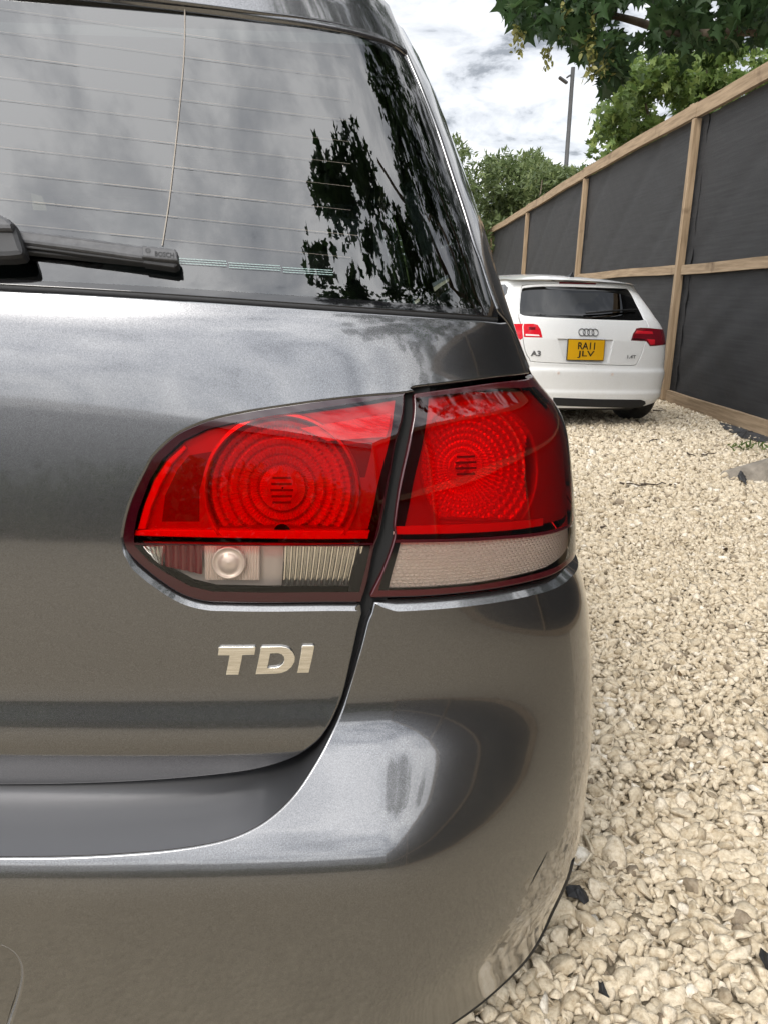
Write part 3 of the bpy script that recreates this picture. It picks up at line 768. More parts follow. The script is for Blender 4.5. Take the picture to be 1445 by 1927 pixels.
def lens_part(name, kind, outline, zones, mats, parent):
    return panel(name, GS, kind, outline, mats, parent, zones=zones, off=-0.0015, r=0.002, depth=0.006, step=0.008, ds=0.005, rim_mi=0)

def tail_lamps(sg):
    f_ = (lambda q: np.array(q)) if sg > 0 else mir
    g_ = (lambda V: V) if sg > 0 else mirV
    # inner lamp, on the tailgate
    lamp = bpy.data.objects.new('tail_lamp', None); COL.objects.link(lamp); lamp.parent = golf; lamp.empty_display_size = .03
    oL = np.vstack([lampL_edge, lampL_right[1:-1]])
    red = np.vstack([GS.trace('t', winL), GS.trace('t', redline[::-1])])
    clr = GS.trace('t', winLc)
    lens_part('lens', 't', f_(oL), [(f_(red), 1), (f_(clr), 2)], [M['dark_lens'], M['red_lens'], M['clear_lens']], lamp)
    panel('housing', GS, 't', f_(oL), M['housing'], lamp, off=-0.06, r=0.001, depth=-0.05, step=0.02)
    fr, sc_ = frame_at('t', (530, 925))
    Rm = 146*sc_; cut = -86*sc_
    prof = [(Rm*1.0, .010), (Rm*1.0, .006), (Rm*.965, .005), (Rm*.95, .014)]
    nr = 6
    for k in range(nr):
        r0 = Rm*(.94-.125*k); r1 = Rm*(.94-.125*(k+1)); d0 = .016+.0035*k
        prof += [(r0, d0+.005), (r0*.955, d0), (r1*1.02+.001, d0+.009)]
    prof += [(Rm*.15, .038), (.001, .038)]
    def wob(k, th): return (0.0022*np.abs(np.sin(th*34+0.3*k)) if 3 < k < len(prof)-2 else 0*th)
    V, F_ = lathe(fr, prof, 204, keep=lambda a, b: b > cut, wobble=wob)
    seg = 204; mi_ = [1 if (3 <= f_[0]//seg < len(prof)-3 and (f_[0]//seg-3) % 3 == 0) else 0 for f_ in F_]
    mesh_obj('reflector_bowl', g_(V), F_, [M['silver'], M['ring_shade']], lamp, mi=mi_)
    o, r_, u, w = fr
    bl = MB()
    for k in range(5):
        R_ = np.stack([r_, w, u], 1); bl.box(o+u*(-.012+.006*k)+w*.014, (.022-.002*abs(k-2), .002, .0022), R_)
    if sg < 0: bl.V = [mirV(v) for v in bl.V]
    bl.build('bulb_shield', M['surround_dark'], lamp)
    V, F_ = lathe((o+u*(cut+.003)+w*.012, r_, u, w), [(16*sc_, 0), (.001, 0)], 24, keep=lambda a, b: b > -.0005)
    mesh_obj('bulb_port', g_(V), F_, M['gap'], lamp)
    hole = GS.trace('t', [(530+147*math.cos(t_), 925-147*math.sin(t_)) for t_ in np.linspace(-0.50, math.pi+0.50, 44)])
    sur = GS.trace('t', [(254, 1000), (262, 963), (285, 902), (310, 862), (345, 830), (390, 808), (450, 794), (520, 783), (600, 772), (700, 757), (757, 746), (742, 828), (728, 898), (710, 985), (706, 1000)])
    dk = [GS.trace('t', q) for q in ([(300, 985), (306, 935), (330, 885), (352, 858), (400, 850), (384, 880), (372, 925), (372, 985)], [(610, 838), (705, 832), (690, 900), (678, 900), (655, 858)])]
    panel('surround', GS, 't', f_(sur), [M['surround'], M['surround_dark']], lamp, holes=[f_(hole)], zones=[(f_(q), 1) for q in dk], off=-0.012, r=0.001, hole_r=0.003, depth=0.02, step=0.012)
    back = GS.trace('t', [(256, 1028), (692, 1030), (672, 1114), (500, 1116), (400, 1114), (355, 1103), (310, 1078), (277, 1055)])
    panel('clear_backing', GS, 't', f_(back), M['housing_pale'], lamp, off=-0.026, r=0.001, depth=0.002, step=0.02)
    # bright bar across the lamp
    bar = GS.trace('t', [(252, 1000), (300, 998), (450, 1000), (600, 1000), (698, 1000), (694, 1016), (600, 1017), (450, 1015), (300, 1012), (250, 1010)])
    panel('light_bar', GS, 't', f_(bar), M['red_bar'], lamp, off=-0.006, r=0.001, depth=0.02, step=0.02)
    edge = GS.trace('t', [(256, 998), (270, 950), (288, 905), (312, 868), (345, 838), (349, 845), (322, 874), (300, 915), (283, 955), (271, 998)])
    panel('light_strip', GS, 't', f_(edge), M['red_bar'], lamp, off=-0.006, r=0.001, depth=0.02, step=0.02)
    # fluted reflector in the upper outer corner
    up = GS.trace('t', [(566, 806), (738, 776), (730, 822), (618, 830)])
    quadgrid('fluted_reflector', GS, 't', f_(up), 2, 61, -0.009, lambda u, v: 0.0016*np.abs(((v*15) % 1)-.5), M['silver'], lamp)
    # clear strip: fog-lamp box with round lens, ribbed reversing reflector
    rv = GS.trace('t', [(532, 1032), (690, 1032), (673, 1111), (528, 1112)])
    quadgrid('reversing_reflector', GS, 't', f_(rv), 14*8+1, 12, -0.014, lambda u, v: 0.0030*np.sqrt(np.maximum(0, 1-(2*((u*14) % 1)-1)**2))-0.006*v, M['chrome_reflector'], lamp)
    bx = GS.trace('t', [(379, 1032), (487, 1032), (487, 1100), (380, 1100)])
    quadgrid('fog_reflector', GS, 't', f_(bx), 20*6+1, 6, -0.018, lambda u, v: 0.0012*np.abs(np.sin(u*20*math.pi)), M['silver_dull'], lamp)
    lf = GS.trace('t', [(260, 1032), (302, 1032), (302, 1070), (285, 1058)])
    quadgrid('corner_reflector', GS, 't', f_(lf), 33, 6, -0.012, lambda u, v: 0.0022*np.abs(np.sin(u*4*math.pi)), M['chrome_reflector'], lamp)
    md = GS.trace('t', [(304, 1032), (376, 1032), (376, 1088), (304, 1072)])
    quadgrid('red_reflector', GS, 't', f_(md), 41, 6, -0.016, lambda u, v: 0.0020*np.abs(np.sin(u*5*math.pi)), M['lamp_dark'], lamp)
    fr2, s2 = frame_at('t', (428, 1064))
    V, F_ = lathe(fr2, [(32*s2, .014), (31*s2, .010), (27*s2, .010), (25*s2, .013), (18*s2, .010), (9*s2, .0085), (.0005, .008)], 40)
    mesh_obj('fog_lens', g_(V), F_, M['silver_dull'], lamp, True)

    # outer lamp, on the body corner
    lamp = bpy.data.objects.new('tail_lamp', None); COL.objects.link(lamp); lamp.parent = golf; lamp.empty_display_size = .03
    zt_l = lampR_top[-1, 1]
    low = tr('b', [(699, 1126), (800, 1123), (897, 1114), (994, 1097), (1042, 1083), (1070, 1064)], 4)
    lft = tr('g', [(697, 1122), (720, 1075), (742, 1012), (742, 985), (753, 907), (772, 816), (778, 742)], 4)
    topR = grow(tr('g', [(780, 739), (800, 736), (873, 726), (945, 716), (998, 709)], 4), 0.0)
    oR = np.vstack([low, [[AEND+0.01, low[-1, 1]+0.004], [AEND+0.12, low[-1, 1]+0.022], [AEND+0.145, low[-1, 1]+0.06], [AEND+0.10, zt_l-0.02], [AEND+0.06, zt_l-0.002]], topR[::-1], lft[::-1]])
    zR = GS.trace('g', winR)
    z_l = GS.trace('g', [(738, 1022), (860, 1020), (960, 1014), (1040, 1004), (1075, 990)]); z_b = GS.trace('g', [(1076, 1047), (1042, 1070), (994, 1084), (897, 1102), (800, 1110), (712, 1112)])
    red = np.vstack([GS.trace('g', [(738, 1016), (860, 1014), (960, 1008), (1040, 998), (1076, 984)]), [[AEND+0.09, z_l[-1, 1]+0.02], [AEND+0.06, zt_l-0.03]], GS.trace('g', [(1040, 760), (1008, 726), (945, 729), (873, 738), (782, 748), (776, 800), (765, 870), (747, 955), (744, 1005)])])
    clr = np.vstack([z_l, [[AEND+0.09, z_l[-1, 1]+0.012], [AEND+0.09, z_b[0, 1]+0.02]], z_b])
    lens_part('lens', 'g', f_(oR), [(f_(red), 1), (f_(clr), 2)], [M['maroon_lens'], M['red_lens'], M['clear_lens']], lamp)
    panel('housing', GS, 'g', f_(oR), M['housing'], lamp, off=-0.075, r=0.001, depth=-0.065, step=0.02)
    fr, sc_ = frame_at('g', (905, 885), 0.25)
    o, r_, u, w = fr; o = o+w*.016; fr = (o, r_, u, w)
    Rm = 142*sc_; cut = -112*sc_
    rr = np.linspace(1, 0.02, 46); dp = .006+.034*(1-rr**2)
    prof = [(Rm*1.03, .0), (Rm*1.02, -.004)]+[(Rm*a, b) for a, b in zip(rr, dp)]
    def wob2(k, th):
        if k < 2: return 0*th
        return -0.0016*np.abs(np.sin(th*24))*abs(math.sin((k-2)*math.pi/4))
    V, F_ = lathe(fr, prof, 192, keep=lambda a, b: b > cut and -131*sc_ < a < 118*sc_ and (a < 20*sc_ or math.hypot(a, b) < .97*Rm), wobble=wob2)
    mesh_obj('reflector_bowl', g_(V), F_, M['silver'], lamp)
    bl = MB()
    for k in range(4):
        R_ = np.stack([r_, w, u], 1); bl.box(o+u*(-.005+.006*k)-r_*.006+w*.012, (.024-.003*abs(k-1.5), .002, .0022), R_)
    if sg < 0: bl.V = [mirV(v) for v in bl.V]
    bl.build('bulb_shield', M['surround_dark'], lamp)
    V, F_ = lathe((o+u*(cut+.004)-r_*.014+w*.006, r_, u*.5, w), [(16*sc_, 0), (.001, 0)], 24)
    mesh_obj('bulb_port', g_(V), F_, M['gap'], lamp)
    el = [(911+112*math.cos(t_), 880-136*math.sin(t_)) for t_ in np.linspace(-0.82, math.pi+0.82, 40)]
    hole = GS.trace('g', el)
    sur = np.vstack([GS.trace('g', [(742, 1000), (860, 1000), (960, 995), (1040, 986), (1076, 975)]), [[AEND+0.09, z_l[-1, 1]+0.02], [AEND+0.06, zt_l-0.03]], GS.trace('g', [(1040, 760), (1008, 724), (945, 728), (873, 736), (780, 746), (775, 800), (763, 870), (746, 955)])])
    panel('surround', GS, 'g', f_(sur), M['surround'], lamp, holes=[f_(hole)], off=-0.010, r=0.001, hole_r=0.004, depth=0.02, step=0.012)
    bar = GS.trace('g', [(744, 992), (860, 989), (960, 984), (1030, 976), (1030, 990), (960, 1000), (860, 1006), (742, 1008)])
    panel('light_bar', GS, 'g', f_(bar), M['red_bar'], lamp, off=-0.006, r=0.001, depth=0.02, step=0.02)
    # moulded pillow optics behind the clear strip
    po = GS.trace('g', [(741, 1019), (860, 1018), (960, 1012), (1040, 1002), (1072, 992), (1074, 1048), (1042, 1071), (994, 1085), (897, 1103), (800, 1111), (716, 1113)])
    tops = np.vstack([po[:5], [[AEND+.06, po[4, 1]+.010]]]); bots = np.vstack([po[5:][::-1], [[AEND+.06, po[5, 1]+.014]]])
    def along(L, t_): d = np.concatenate([[0], np.cumsum(np.hypot(*np.diff(L, axis=0).T))]); return np.stack([np.interp(t_*d[-1], d, L[:, 0]), np.interp(t_*d[-1], d, L[:, 1])], -1)
    nx, ny = 78*4+1, 14*4+1; u, v = np.meshgrid(np.linspace(0, 1, nx), np.linspace(0, 1, ny)); uv = f_((along(tops, u)*(1-v[..., None])+along(bots, u)*v[..., None]).reshape(-1, 2))
    dz = 0.0017*np.abs(np.sin((u*78+.5*np.floor(v*14))*math.pi))*np.abs(np.sin(v*14*math.pi)).ravel().reshape(u.shape)
    P = GS('g', uv[:, 0], uv[:, 1])+GS.normal('g', uv[:, 0], uv[:, 1])*(-0.012+dz.ravel())[:, None]
    mesh_obj('indicator_reflector', P, [(j*nx+i, j*nx+i+1, (j+1)*nx+i+1, (j+1)*nx+i) for j in range(ny-1) for i in range(nx-1)], M['silver_dull'], lamp)
tail_lamps(1); tail_lamps(-1)
# black channel behind the shut lines
ch = []
for uv, k_ in ((lampL_right, 't'),):
    P = GS(k_, uv[:, 0]+0.006, uv[:, 1]); ch = P
gp = MB()
nG = np.array([0, 1.0, 0])
shut = np.vstack([tr('t', [(771, 730), (764, 800), (745, 890), (726, 985), (700, 1085), (690, 1140), (680, 1195), (664, 1270), (645, 1330), (620, 1385)], 4)])
P = GS('g', shut[:, 0], shut[:, 1])
for sgn in (1, -1):
    Q = P.copy()
    if sgn < 0: Q = mirV(Q)
    ruled('shut_line', [Q+[-.02, .010, 0], Q+[.02, .010, 0]], M['gap'], golf)

# --- rear wiper
def wp(px, off):
    q = np.array(px, float); t_ = q.copy()
    for it in range(5):
        uv = GS.trace('g', [t_])[0]; P = GS('g', *uv)+GS.normal('g', *uv)*off; t_ = t_+(q-proj(P))
    return P
wip = bpy.data.objects.new('rear_wiper', None); COL.objects.link(wip); wip.parent = golf; wip.empty_display_size = .03
def slab(name, pxs, off, th, mat, bev=0.0015):
    """traced outline lifted off the glass and given thickness"""
    P = np.array([wp(q, off+th) for q in pxs]); n = GS.normal('g', *GS.trace('g', [pxs[0]])[0])
    c = P.mean(0); m = len(P)
    top = P; inn = c+(P-c)*1.0
    t = np.roll(P, -1, 0)-np.roll(P, 1, 0); t /= np.linalg.norm(t, axis=1)[:, None]
    ow = np.cross(t, n); 
    if ((P-c)*ow).sum() < 0: ow = -ow
    R0 = P-ow*bev; R1 = P-ow*bev*.3-n*bev*.3; R2 = P-n*bev; R3 = P-n*th
    V = np.vstack([R0, R1, R2, R3]); F_ = [tuple(range(m))]
    for k in range(3): F_ += [(k*m+i, (k+1)*m+i, (k+1)*m+(i+1) % m, k*m+(i+1) % m) for i in range(m)]
    return mesh_obj(name, V, F_, mat, wip)
slab('rubber_blade', [(-60, 456), (30, 461), (270, 490), (334, 497), (335, 502), (300, 500), (270, 496), (30, 472), (-60, 467)], 0.001, 0.006, M['rubber'])
slab('blade_spine', [(-60, 424), (34, 431), (150, 444), (270, 462), (270, 487), (150, 470), (34, 455), (-60, 450)], 0.008, 0.007, M['grey_plastic'], 0.003)
slab('blade_flank', [(-60, 450), (34, 455), (150, 470), (270, 487), (270, 494), (150, 479), (34, 462), (-60, 456)], 0.005, 0.006, M['black_plastic'], 0.002)
slab('end_cap', [(267, 461), (300, 464), (330, 468), (334, 473), (335, 490), (300, 487), (267, 483)], 0.008, 0.009, M['grey_plastic'], 0.002)
slab('end_cap_skirt', [(268, 483), (300, 487), (335, 490), (337, 493), (335, 499), (328, 503), (270, 495)], 0.003, 0.009, M['black_plastic'], 0.002)
slab('arm_head', [(-90, 380), (-20, 398), (5, 404), (20, 412), (28, 420), (33, 432), (43, 462), (45, 473), (40, 479), (20, 482), (-90, 484)], 0.010, 0.014, M['black_plastic'], 0.005)
slab('arm_cover', [(-90, 378), (-20, 396), (2, 402), (16, 409), (23, 418), (20, 430), (-90, 428)], 0.022, 0.008, M['grey_plastic'], 0.004)
# maker's word on the end cap
V, F_ = text_mesh('BOSCH', 1.0, 0.02)
V = V*1.0; w_ = V[:, 0].max()-V[:, 0].min()
p0, p1, p2 = wp((292, 472.5), 0.0175), wp((328, 476), 0.0175), wp((292, 481.5), 0.0175)
ex_ = p1-p0; ey_ = p0-p2; h_ = V[:, 1].max()-V[:, 1].min()
Q = p0+((V[:, 0:1]-V[:, 0].min())/w_)*ex_+((V[:, 1:2]-V[:, 1].max())/h_)*ey_
mesh_obj('lettering', Q, F_, M['rubber'], wip)
cM = wp((279, 471.5), 0.0175); cu_ = ex_/np.linalg.norm(ex_); cv_ = ey_/np.linalg.norm(ey_)
rg = MB()
for r0, r1 in ((0.0024, 0.0020),):
    th = np.linspace(0, 2*math.pi, 20, endpoint=False)
    A1 = cM+r0*(np.cos(th)[:, None]*cu_+np.sin(th)[:, None]*cv_); A2 = cM+r1*(np.cos(th)[:, None]*cu_+np.sin(th)[:, None]*cv_)
    rg.add(np.vstack([A1, A2]), [(i, (i+1) % 20, 20+(i+1) % 20, 20+i) for i in range(20)])
for dx_ in (-.0009, .0009):
    c0 = cM+cu_*dx_; rg.add([c0-cv_*.0014-cu_*.0002, c0-cv_*.0014+cu_*.0002, c0+cv_*.0014+cu_*.0002, c0+cv_*.0014-cu_*.0002], [(0, 1, 2, 3)])
rg.build('emblem', M['rubber'], wip)

# ================================================================== FENCE
FX = 3.17
wood = nmat('sawn_timber', (0.36, 0.235, 0.13), (0.56, 0.41, 0.26), 6, rough=0.85, bump=0.4, bscale=30, stretch=(1, 1, 1), bdist=0.004)
def wood_mat(name, axis):
    m, t, b = newmat(name)
    st = [14, 14, 14]; st[axis] = 0.9
    r, n = noise_mix(t, 3.0, 0.30, 0.72, (0.17, 0.115, 0.065), (0.33, 0.24, 0.15), stretch=tuple(st), detail=6)
    r2, n2_ = noise_mix(t, 2.2, 0.62, 0.74, (1, 1, 1), (0.45, 0.40, 0.36), detail=4)
    mm = N(t, 'ShaderNodeMix', data_type='RGBA', blend_type='MULTIPLY', i_0=1.0)
    t.links.new(r.outputs[0], mm.inputs[6]); t.links.new(r2.outputs[0], mm.inputs[7]); t.links.new(mm.outputs[2], b.inputs['Base Color'])
    b.inputs['Roughness'].default_value = 0.85
    bp = N(t, 'ShaderNodeBump', i_Strength=0.5, i_Distance=0.004); t.links.new(n.outputs[0], bp.inputs['Height']); t.links.new(bp.outputs[0], b.inputs['Normal'])
    return m
M['wood_v'] = wood_mat('sawn_timber_upright', 2); M['wood_h'] = wood_mat('sawn_timber_rail', 1)
def fabric_mat():
    m, t, b = newmat('black_debris_netting')
    tcn = N(t, 'ShaderNodeTexCoord')
    mp = N(t, 'ShaderNodeMapping'); mp.inputs['Scale'].default_value = (1, 0.25, 9.0); t.links.new(tcn.outputs['Object'], mp.inputs[0])
    n = N(t, 'ShaderNodeTexNoise', i_Scale=5.0, i_Detail=7.0, i_Roughness=0.7); t.links.new(mp.outputs[0], n.inputs['Vector'])
    r = N(t, 'ShaderNodeValToRGB'); t.links.new(n.outputs[0], r.inputs[0])
    r.color_ramp.elements[0].position = 0.35; r.color_ramp.elements[1].position = 0.72
    r.color_ramp.elements[0].color = (0.008, 0.008, 0.009, 1); r.color_ramp.elements[1].color = (0.023, 0.023, 0.024, 1)
    t.links.new(r.outputs[0], b.inputs['Base Color']); b.inputs['Roughness'].default_value = 0.75
    mp2 = N(t, 'ShaderNodeMapping'); mp2.inputs['Scale'].default_value = (1, 60, 220); t.links.new(tcn.outputs['Object'], mp2.inputs[0])
    n2_ = N(t, 'ShaderNodeTexNoise', i_Scale=2.0, i_Detail=2.0); t.links.new(mp2.outputs[0], n2_.inputs['Vector'])
    bp = N(t, 'ShaderNodeBump', i_Strength=0.5, i_Distance=0.003); t.links.new(n2_.outputs[0], bp.inputs['Height']); t.links.new(bp.outputs[0], b.inputs['Normal'])
    return m
M['netting'] = fabric_mat()
fence = empty('fence', (FX, 8.2, 0)); tag(fence, 'tall fence of black netting stretched over pale timber posts and rails', 'fence')
PY = [-9.0, -4.7, -0.4, 3.95, 8.22, 12.37, 16.85, 21.7, 26.4]
TOPZ = [2.80]*4+[2.83, 2.84, 2.79, 2.75, 2.72]
rf = random.Random(11)
for i, y in enumerate(PY):
    b = MB(); lean = rf.uniform(-.02, .02)
    b.beam((FX-.03, y, 0.02), (FX-.03+rf.uniform(-.01, .01), y+lean, TOPZ[i]-.075), 0.07, 0.074, up=(1, 0, 0), bevel=.004); b.build('post', M['wood_v'], fence)
    if i >= 3:
        b = MB(); b.beam((FX+.12, y+.55, 1.6), (FX+.12, y+.55+rf.uniform(-.03, .03), TOPZ[i]+.17), 0.09, 0.075, up=(1, 0, 0), bevel=.004); b.build('rear_post', M['wood_v'], fence)
for i in range(len(PY)-1):
    y0, y1 = PY[i]+.004, PY[i+1]-.004
    for nm_, z0, z1, hh in (('top_rail', TOPZ[i], TOPZ[i+1], .130), ('middle_rail', 1.345, 1.35, .092), ('bottom_rail', .075, .075, .125)):
        b = MB(); o_ = rf.uniform(-.012, .012); xo = FX-.012 if nm_ != 'top_rail' else FX-.035
        # the middle and bottom rails butt between the posts
        ya, yb = (y0, y1) if nm_ == 'top_rail' else (y0+.045, y1-.045)
        n = 8; ys_ = np.linspace(ya, yb, n+1); zs_ = np.linspace(z0, z1, n+1)+o_+np.array([0.006*math.sin(k*1.1+i) for k in range(n+1)])
        V = []; 
        for yy, zz_ in zip(ys_, zs_):
            for dx_, dz_ in ((-.024, -hh/2), (-.024, hh/2), (.024, hh/2), (.024, -hh/2)): V.append((xo+dx_, yy, zz_+dz_))
        F_ = [(0, 1, 2, 3), tuple(n*4+k for k in (3, 2, 1, 0))]
        for k in range(n): F_ += [(k*4+j, k*4+(j+1) % 4, k*4+4+(j+1) % 4, k*4+4+j) for j in range(4)]
        mesh_obj(nm_, V, F_, M['wood_h'], fence)
    # netting of this bay, with pulled folds
    ny, nz = 60, 44
    yy, zz_ = np.meshgrid(np.linspace(PY[i]-.14, PY[i+1]+.14, ny), np.linspace(0.05, TOPZ[i]-.03, nz))
    xx = FX+.022+0.006*np.sin(yy*2.1+zz_*1.3+i)+0.008*np.sin(yy*9+zz_*17+i*2)*np.exp(-((zz_-1.0)/.8)**2)*.6+0.004*np.sin(yy*23-zz_*31)+0.012*np.maximum(0, np.sin(yy*3.3+zz_*5.1+i*1.7))**8+0.010*np.maximum(0, np.sin(yy*1.7-zz_*2.3+i))**14
    xx = np.maximum(xx, FX+.014)+(.003 if i % 2 else 0)
    V = np.stack([xx, yy, zz_], -1).reshape(-1, 3)
    F_ = [(j*ny+k, j*ny+k+1, (j+1)*ny+k+1, (j+1)*ny+k) for j in range(nz-1) for k in range(ny-1)]
    mesh_obj('netting', V, F_, M['netting'], fence, True)

# ================================================================== WHITE HATCHBACK
WY = rad(12.0); WT = rad(-0.6)
Rz = np.array([[math.cos(WY), -math.sin(WY), 0], [math.sin(WY), math.cos(WY), 0], [0, 0, 1.0]])
Ry = np.array([[math.cos(WT), 0, -math.sin(WT)], [0, 1, 0], [math.sin(WT), 0, math.cos(WT)]])
WX = (Rz @ Ry, np.array([1.75, 6.32, 0.0]))
car = empty('parked_car', (1.75, 8.2, 0), WY); tag(car, 'white hatchback with a yellow number plate parked by the netting fence', 'car')
c_ = slope_int([(0.05, -35), (0.16, -30), (0.19, -6), (0.285, 0), (0.292, 30), (0.305, 30), (0.312, 3), (0.455, 2), (0.462, 38), (0.485, 38), (0.495, 8), (0.53, 6), (0.70, 6), (0.72, 14), (0.80, 17), (0.87, 22), (0.885, 34), (0.90, 44), (1.118, 44), (1.124, 10), (1.150, 10), (1.158, 60), (1.17, 80), (1.62, 85)], 0.003)
WPROF = c_-np.interp(0.47, ZT, c_)
WS = Shell(WPROF, ztable([(0.05, .62), (0.17, .69), (0.25, .765), (0.45, .795), (0.60, .80), (0.70, .795), (0.80, .775), (0.84, .75), (0.90, .70), (1.0, .655), (1.12, .60), (1.16, .575), (1.2, .54), (1.62, .4)], .008), ztable([(0.05, .24), (0.8, .24), (.95, .18), (1.62, .16)], .01), 0.0, {}, WX)
def wt(pts): return WS.trace('g', pts)
tgo = smooth_line(wt([(1082, 533), (1030, 534), (990, 536), (981, 541), (977, 565), (976, 592), (980, 612), (984, 637), (988, 660), (996, 675), (1008, 681), (1100, 685), (1186, 687.5), (1198, 682), (1207, 663), (1213, 644), (1219, 625), (1217, 609), (1211, 598), (1196, 566), (1184, 543), (1170, 538), (1120, 534)]), 3)
wgl = smooth_line(wt([(1080, 540), (1020, 539), (990, 541), (981, 545), (978, 565), (976, 585), (980, 591), (1000, 595), (1100, 600), (1190, 603), (1208, 602), (1209, 598), (1195, 570), (1182, 546), (1170, 543)]), 3)
rec = wt([(1049, 637.5), (1153, 640), (1144, 683), (1062, 680.5)])
L_ = -AEND; top_a = 0.60
bo = np.vstack([[[-AEND-.40, .30], [-AEND-.1, .26], [-.78, .20], [-.6, .168], [0, .165], [.6, .168], [.78, .20], [AEND+.1, .26], [AEND+.40, .30], [AEND+.38, .35], [AEND+.42, .52], [AEND+.55, .60], [AEND+.9, .60], [AEND+1.1, .45], [AEND+1.12, .22], [AEND+2.2, .22], [AEND+2.4, .75], [AEND+1.6, 1.15], [AEND+.2, 1.16], [.5, 1.165], [0, 1.17]], ])
bo = np.vstack([bo, mir(bo[9:-2])[::-1]])
tgh = tgo.copy(); cT = tgh.mean(0); tgh = cT+(tgh-cT)*1.008
qg = wt([(942, 536), (950, 535), (955, 541), (953, 552), (947, 560), (942, 556)])
sideg = np.array([[AEND+.12, .90], [AEND+.10, 1.0], [AEND+.25, 1.10], [AEND+1.4, 1.11], [AEND+1.9, .92]])
panel('quarter_window', WS, 'g', qg, M['frit'], car, off=.003, step=.02, r=.001, depth=.004)
wbody = panel('body', WS, 'g', bo, M['white_paint'], car, holes=[tgh, sideg, mir(sideg)], step=0.025, ds=0.012, r=0.004, depth=0.02)
for q in (sideg, mir(sideg)): panel('side_window', WS, 'g', q, M['car_glass'], car, off=-.004, step=.06, ds=.03, r=.001, depth=.004)
panel('tailgate', WS, 'g', tgo, M['white_paint'], car, holes=[wgl, rec], step=0.016, ds=0.008, r=0.004, hole_r=0.004, depth=0.02)
tray = rec.mean(0)+(rec-rec.mean(0))*np.array([1.02, 1.02])
panel('plate_recess', WS, 'g', tray, M['white_paint'], car, off=-0.016, r=0.002, depth=.004, step=.02)
panel('rear_window', WS, 'g', wgl, M['car_glass'], car, off=-.002, r=.001, depth=.004, step=.03, ds=.01)
cg = MB()
cx_ = lambda x, y, z: WX[0] @ np.array([x, y, z])+WX[1]
cg.box(cx_(0, 1.15, .50), (1.2, 1.6, .5), WX[0]); cg.box(cx_(-.3, .75, .92), (.20, .09, .16), WX[0], bevel=.03); cg.box(cx_(.32, .75, .92), (.20, .09, .16), WX[0], bevel=.03)
cg.build('cabin_trim', M['seat'], car)
# roof
rws = []
for y, zc, ze, w in ((0.30, 1.178, 1.16, .585), (0.42, 1.205, 1.165, .595), (0.9, 1.235, 1.17, .60), (1.6, 1.24, 1.165, .60), (2.0, 1.20, 1.14, .59), (2.7, .88, .80, .70), (3.5, .75, .62, .66), (3.7, .5, .4, .6)):
    x = np.linspace(-1, 1, 15); rws.append(np.stack([x*w, np.full(15, y), ze+(zc-ze)*(1-np.abs(x)**2.5)], 1) @ WX[0].T+WX[1])
ruled('roof', rws, M['white_paint'], car)
# lamps
def wlamp(polys):
    e_ = bpy.data.objects.new('tail_lamp', None); COL.objects.link(e_); e_.parent = car; e_.empty_display_size = .03
    for nm_, pts, mat, off in polys:
        panel(nm_, WS, 'g', wt(pts) if not isinstance(pts, np.ndarray) else pts, mat, e_, off=off, r=.003, depth=.006, step=.012, ds=.008)
wlamp([('lens', [(985, 609), (1003, 609), (1011, 611), (1016, 619), (1020, 635.5), (985, 634.5)], M['lamp_red'], .002), ('light_strip', [(988, 628.5), (1013, 630), (1014.5, 633), (988, 632)], M['lamp_white'], .004), ('bulb', [(994, 615), (1007, 615.5), (1006, 621), (994, 621)], M['lamp_dark'], .004)])
wlamp([('lens', [(964, 609), (983, 609), (983, 636), (978, 640), (973, 634), (967, 620)], M['lamp_red'], .002)])
rl = np.vstack([wt([(1186, 641), (1190, 628), (1196, 618), (1204, 616.5), (1220, 617), (1229, 618)]), [[AEND+.10, .80], [AEND+.12, .72], [AEND, .70]], wt([(1233, 651), (1222, 651.5), (1215, 642.5), (1200, 641.5)])])
wlamp([('lens', rl, M['lamp_dark'], .002), ('light_strip', [(1197, 622), (1226, 624), (1228, 629), (1194, 628)], M['lamp_red'], .004), ('reflector', [(1216, 638), (1231, 639), (1231, 648), (1223, 649)], M['lamp_red'], .004), ('reversing_lamp', [(1189, 636), (1212, 637.5), (1213, 641), (1187, 640)], M['maroon_lens'], .004)])
# brake light, sensors, badge rings, lettering
panel('brake_light', WS, 'g', wt([(1051, 530.5), (1120, 532.5), (1120, 535.5), (1051, 534)]), M['lamp_dark'], car, off=.003, r=.001, depth=.006, step=.02)
def wframe(px, off=0.0):
    uv = wt([px])[0]; P = WS('g', *uv); n = WS.normal('g', *uv); r_ = np.cross(-n, [0, 0, 1.0]); r_ /= np.linalg.norm(r_); u = np.cross(r_, -n)
    return P+n*off, r_, u, n
for px in ((1050, 702), (1151, 704.5)):
    o, r_, u, n = wframe(px, .0015); V, F_ = lathe((o, r_, u, -n), [(.013, .002), (.013, 0), (.0005, -.001)], 20); mesh_obj('parking_sensor', V, F_, M['silver_dull'], car)
rgs = bpy.data.objects.new('emblem', None); COL.objects.link(rgs); rgs.parent = car; rgs.empty_display_size = .03
o, r_, u, n = wframe((1106, 625.5), .004)
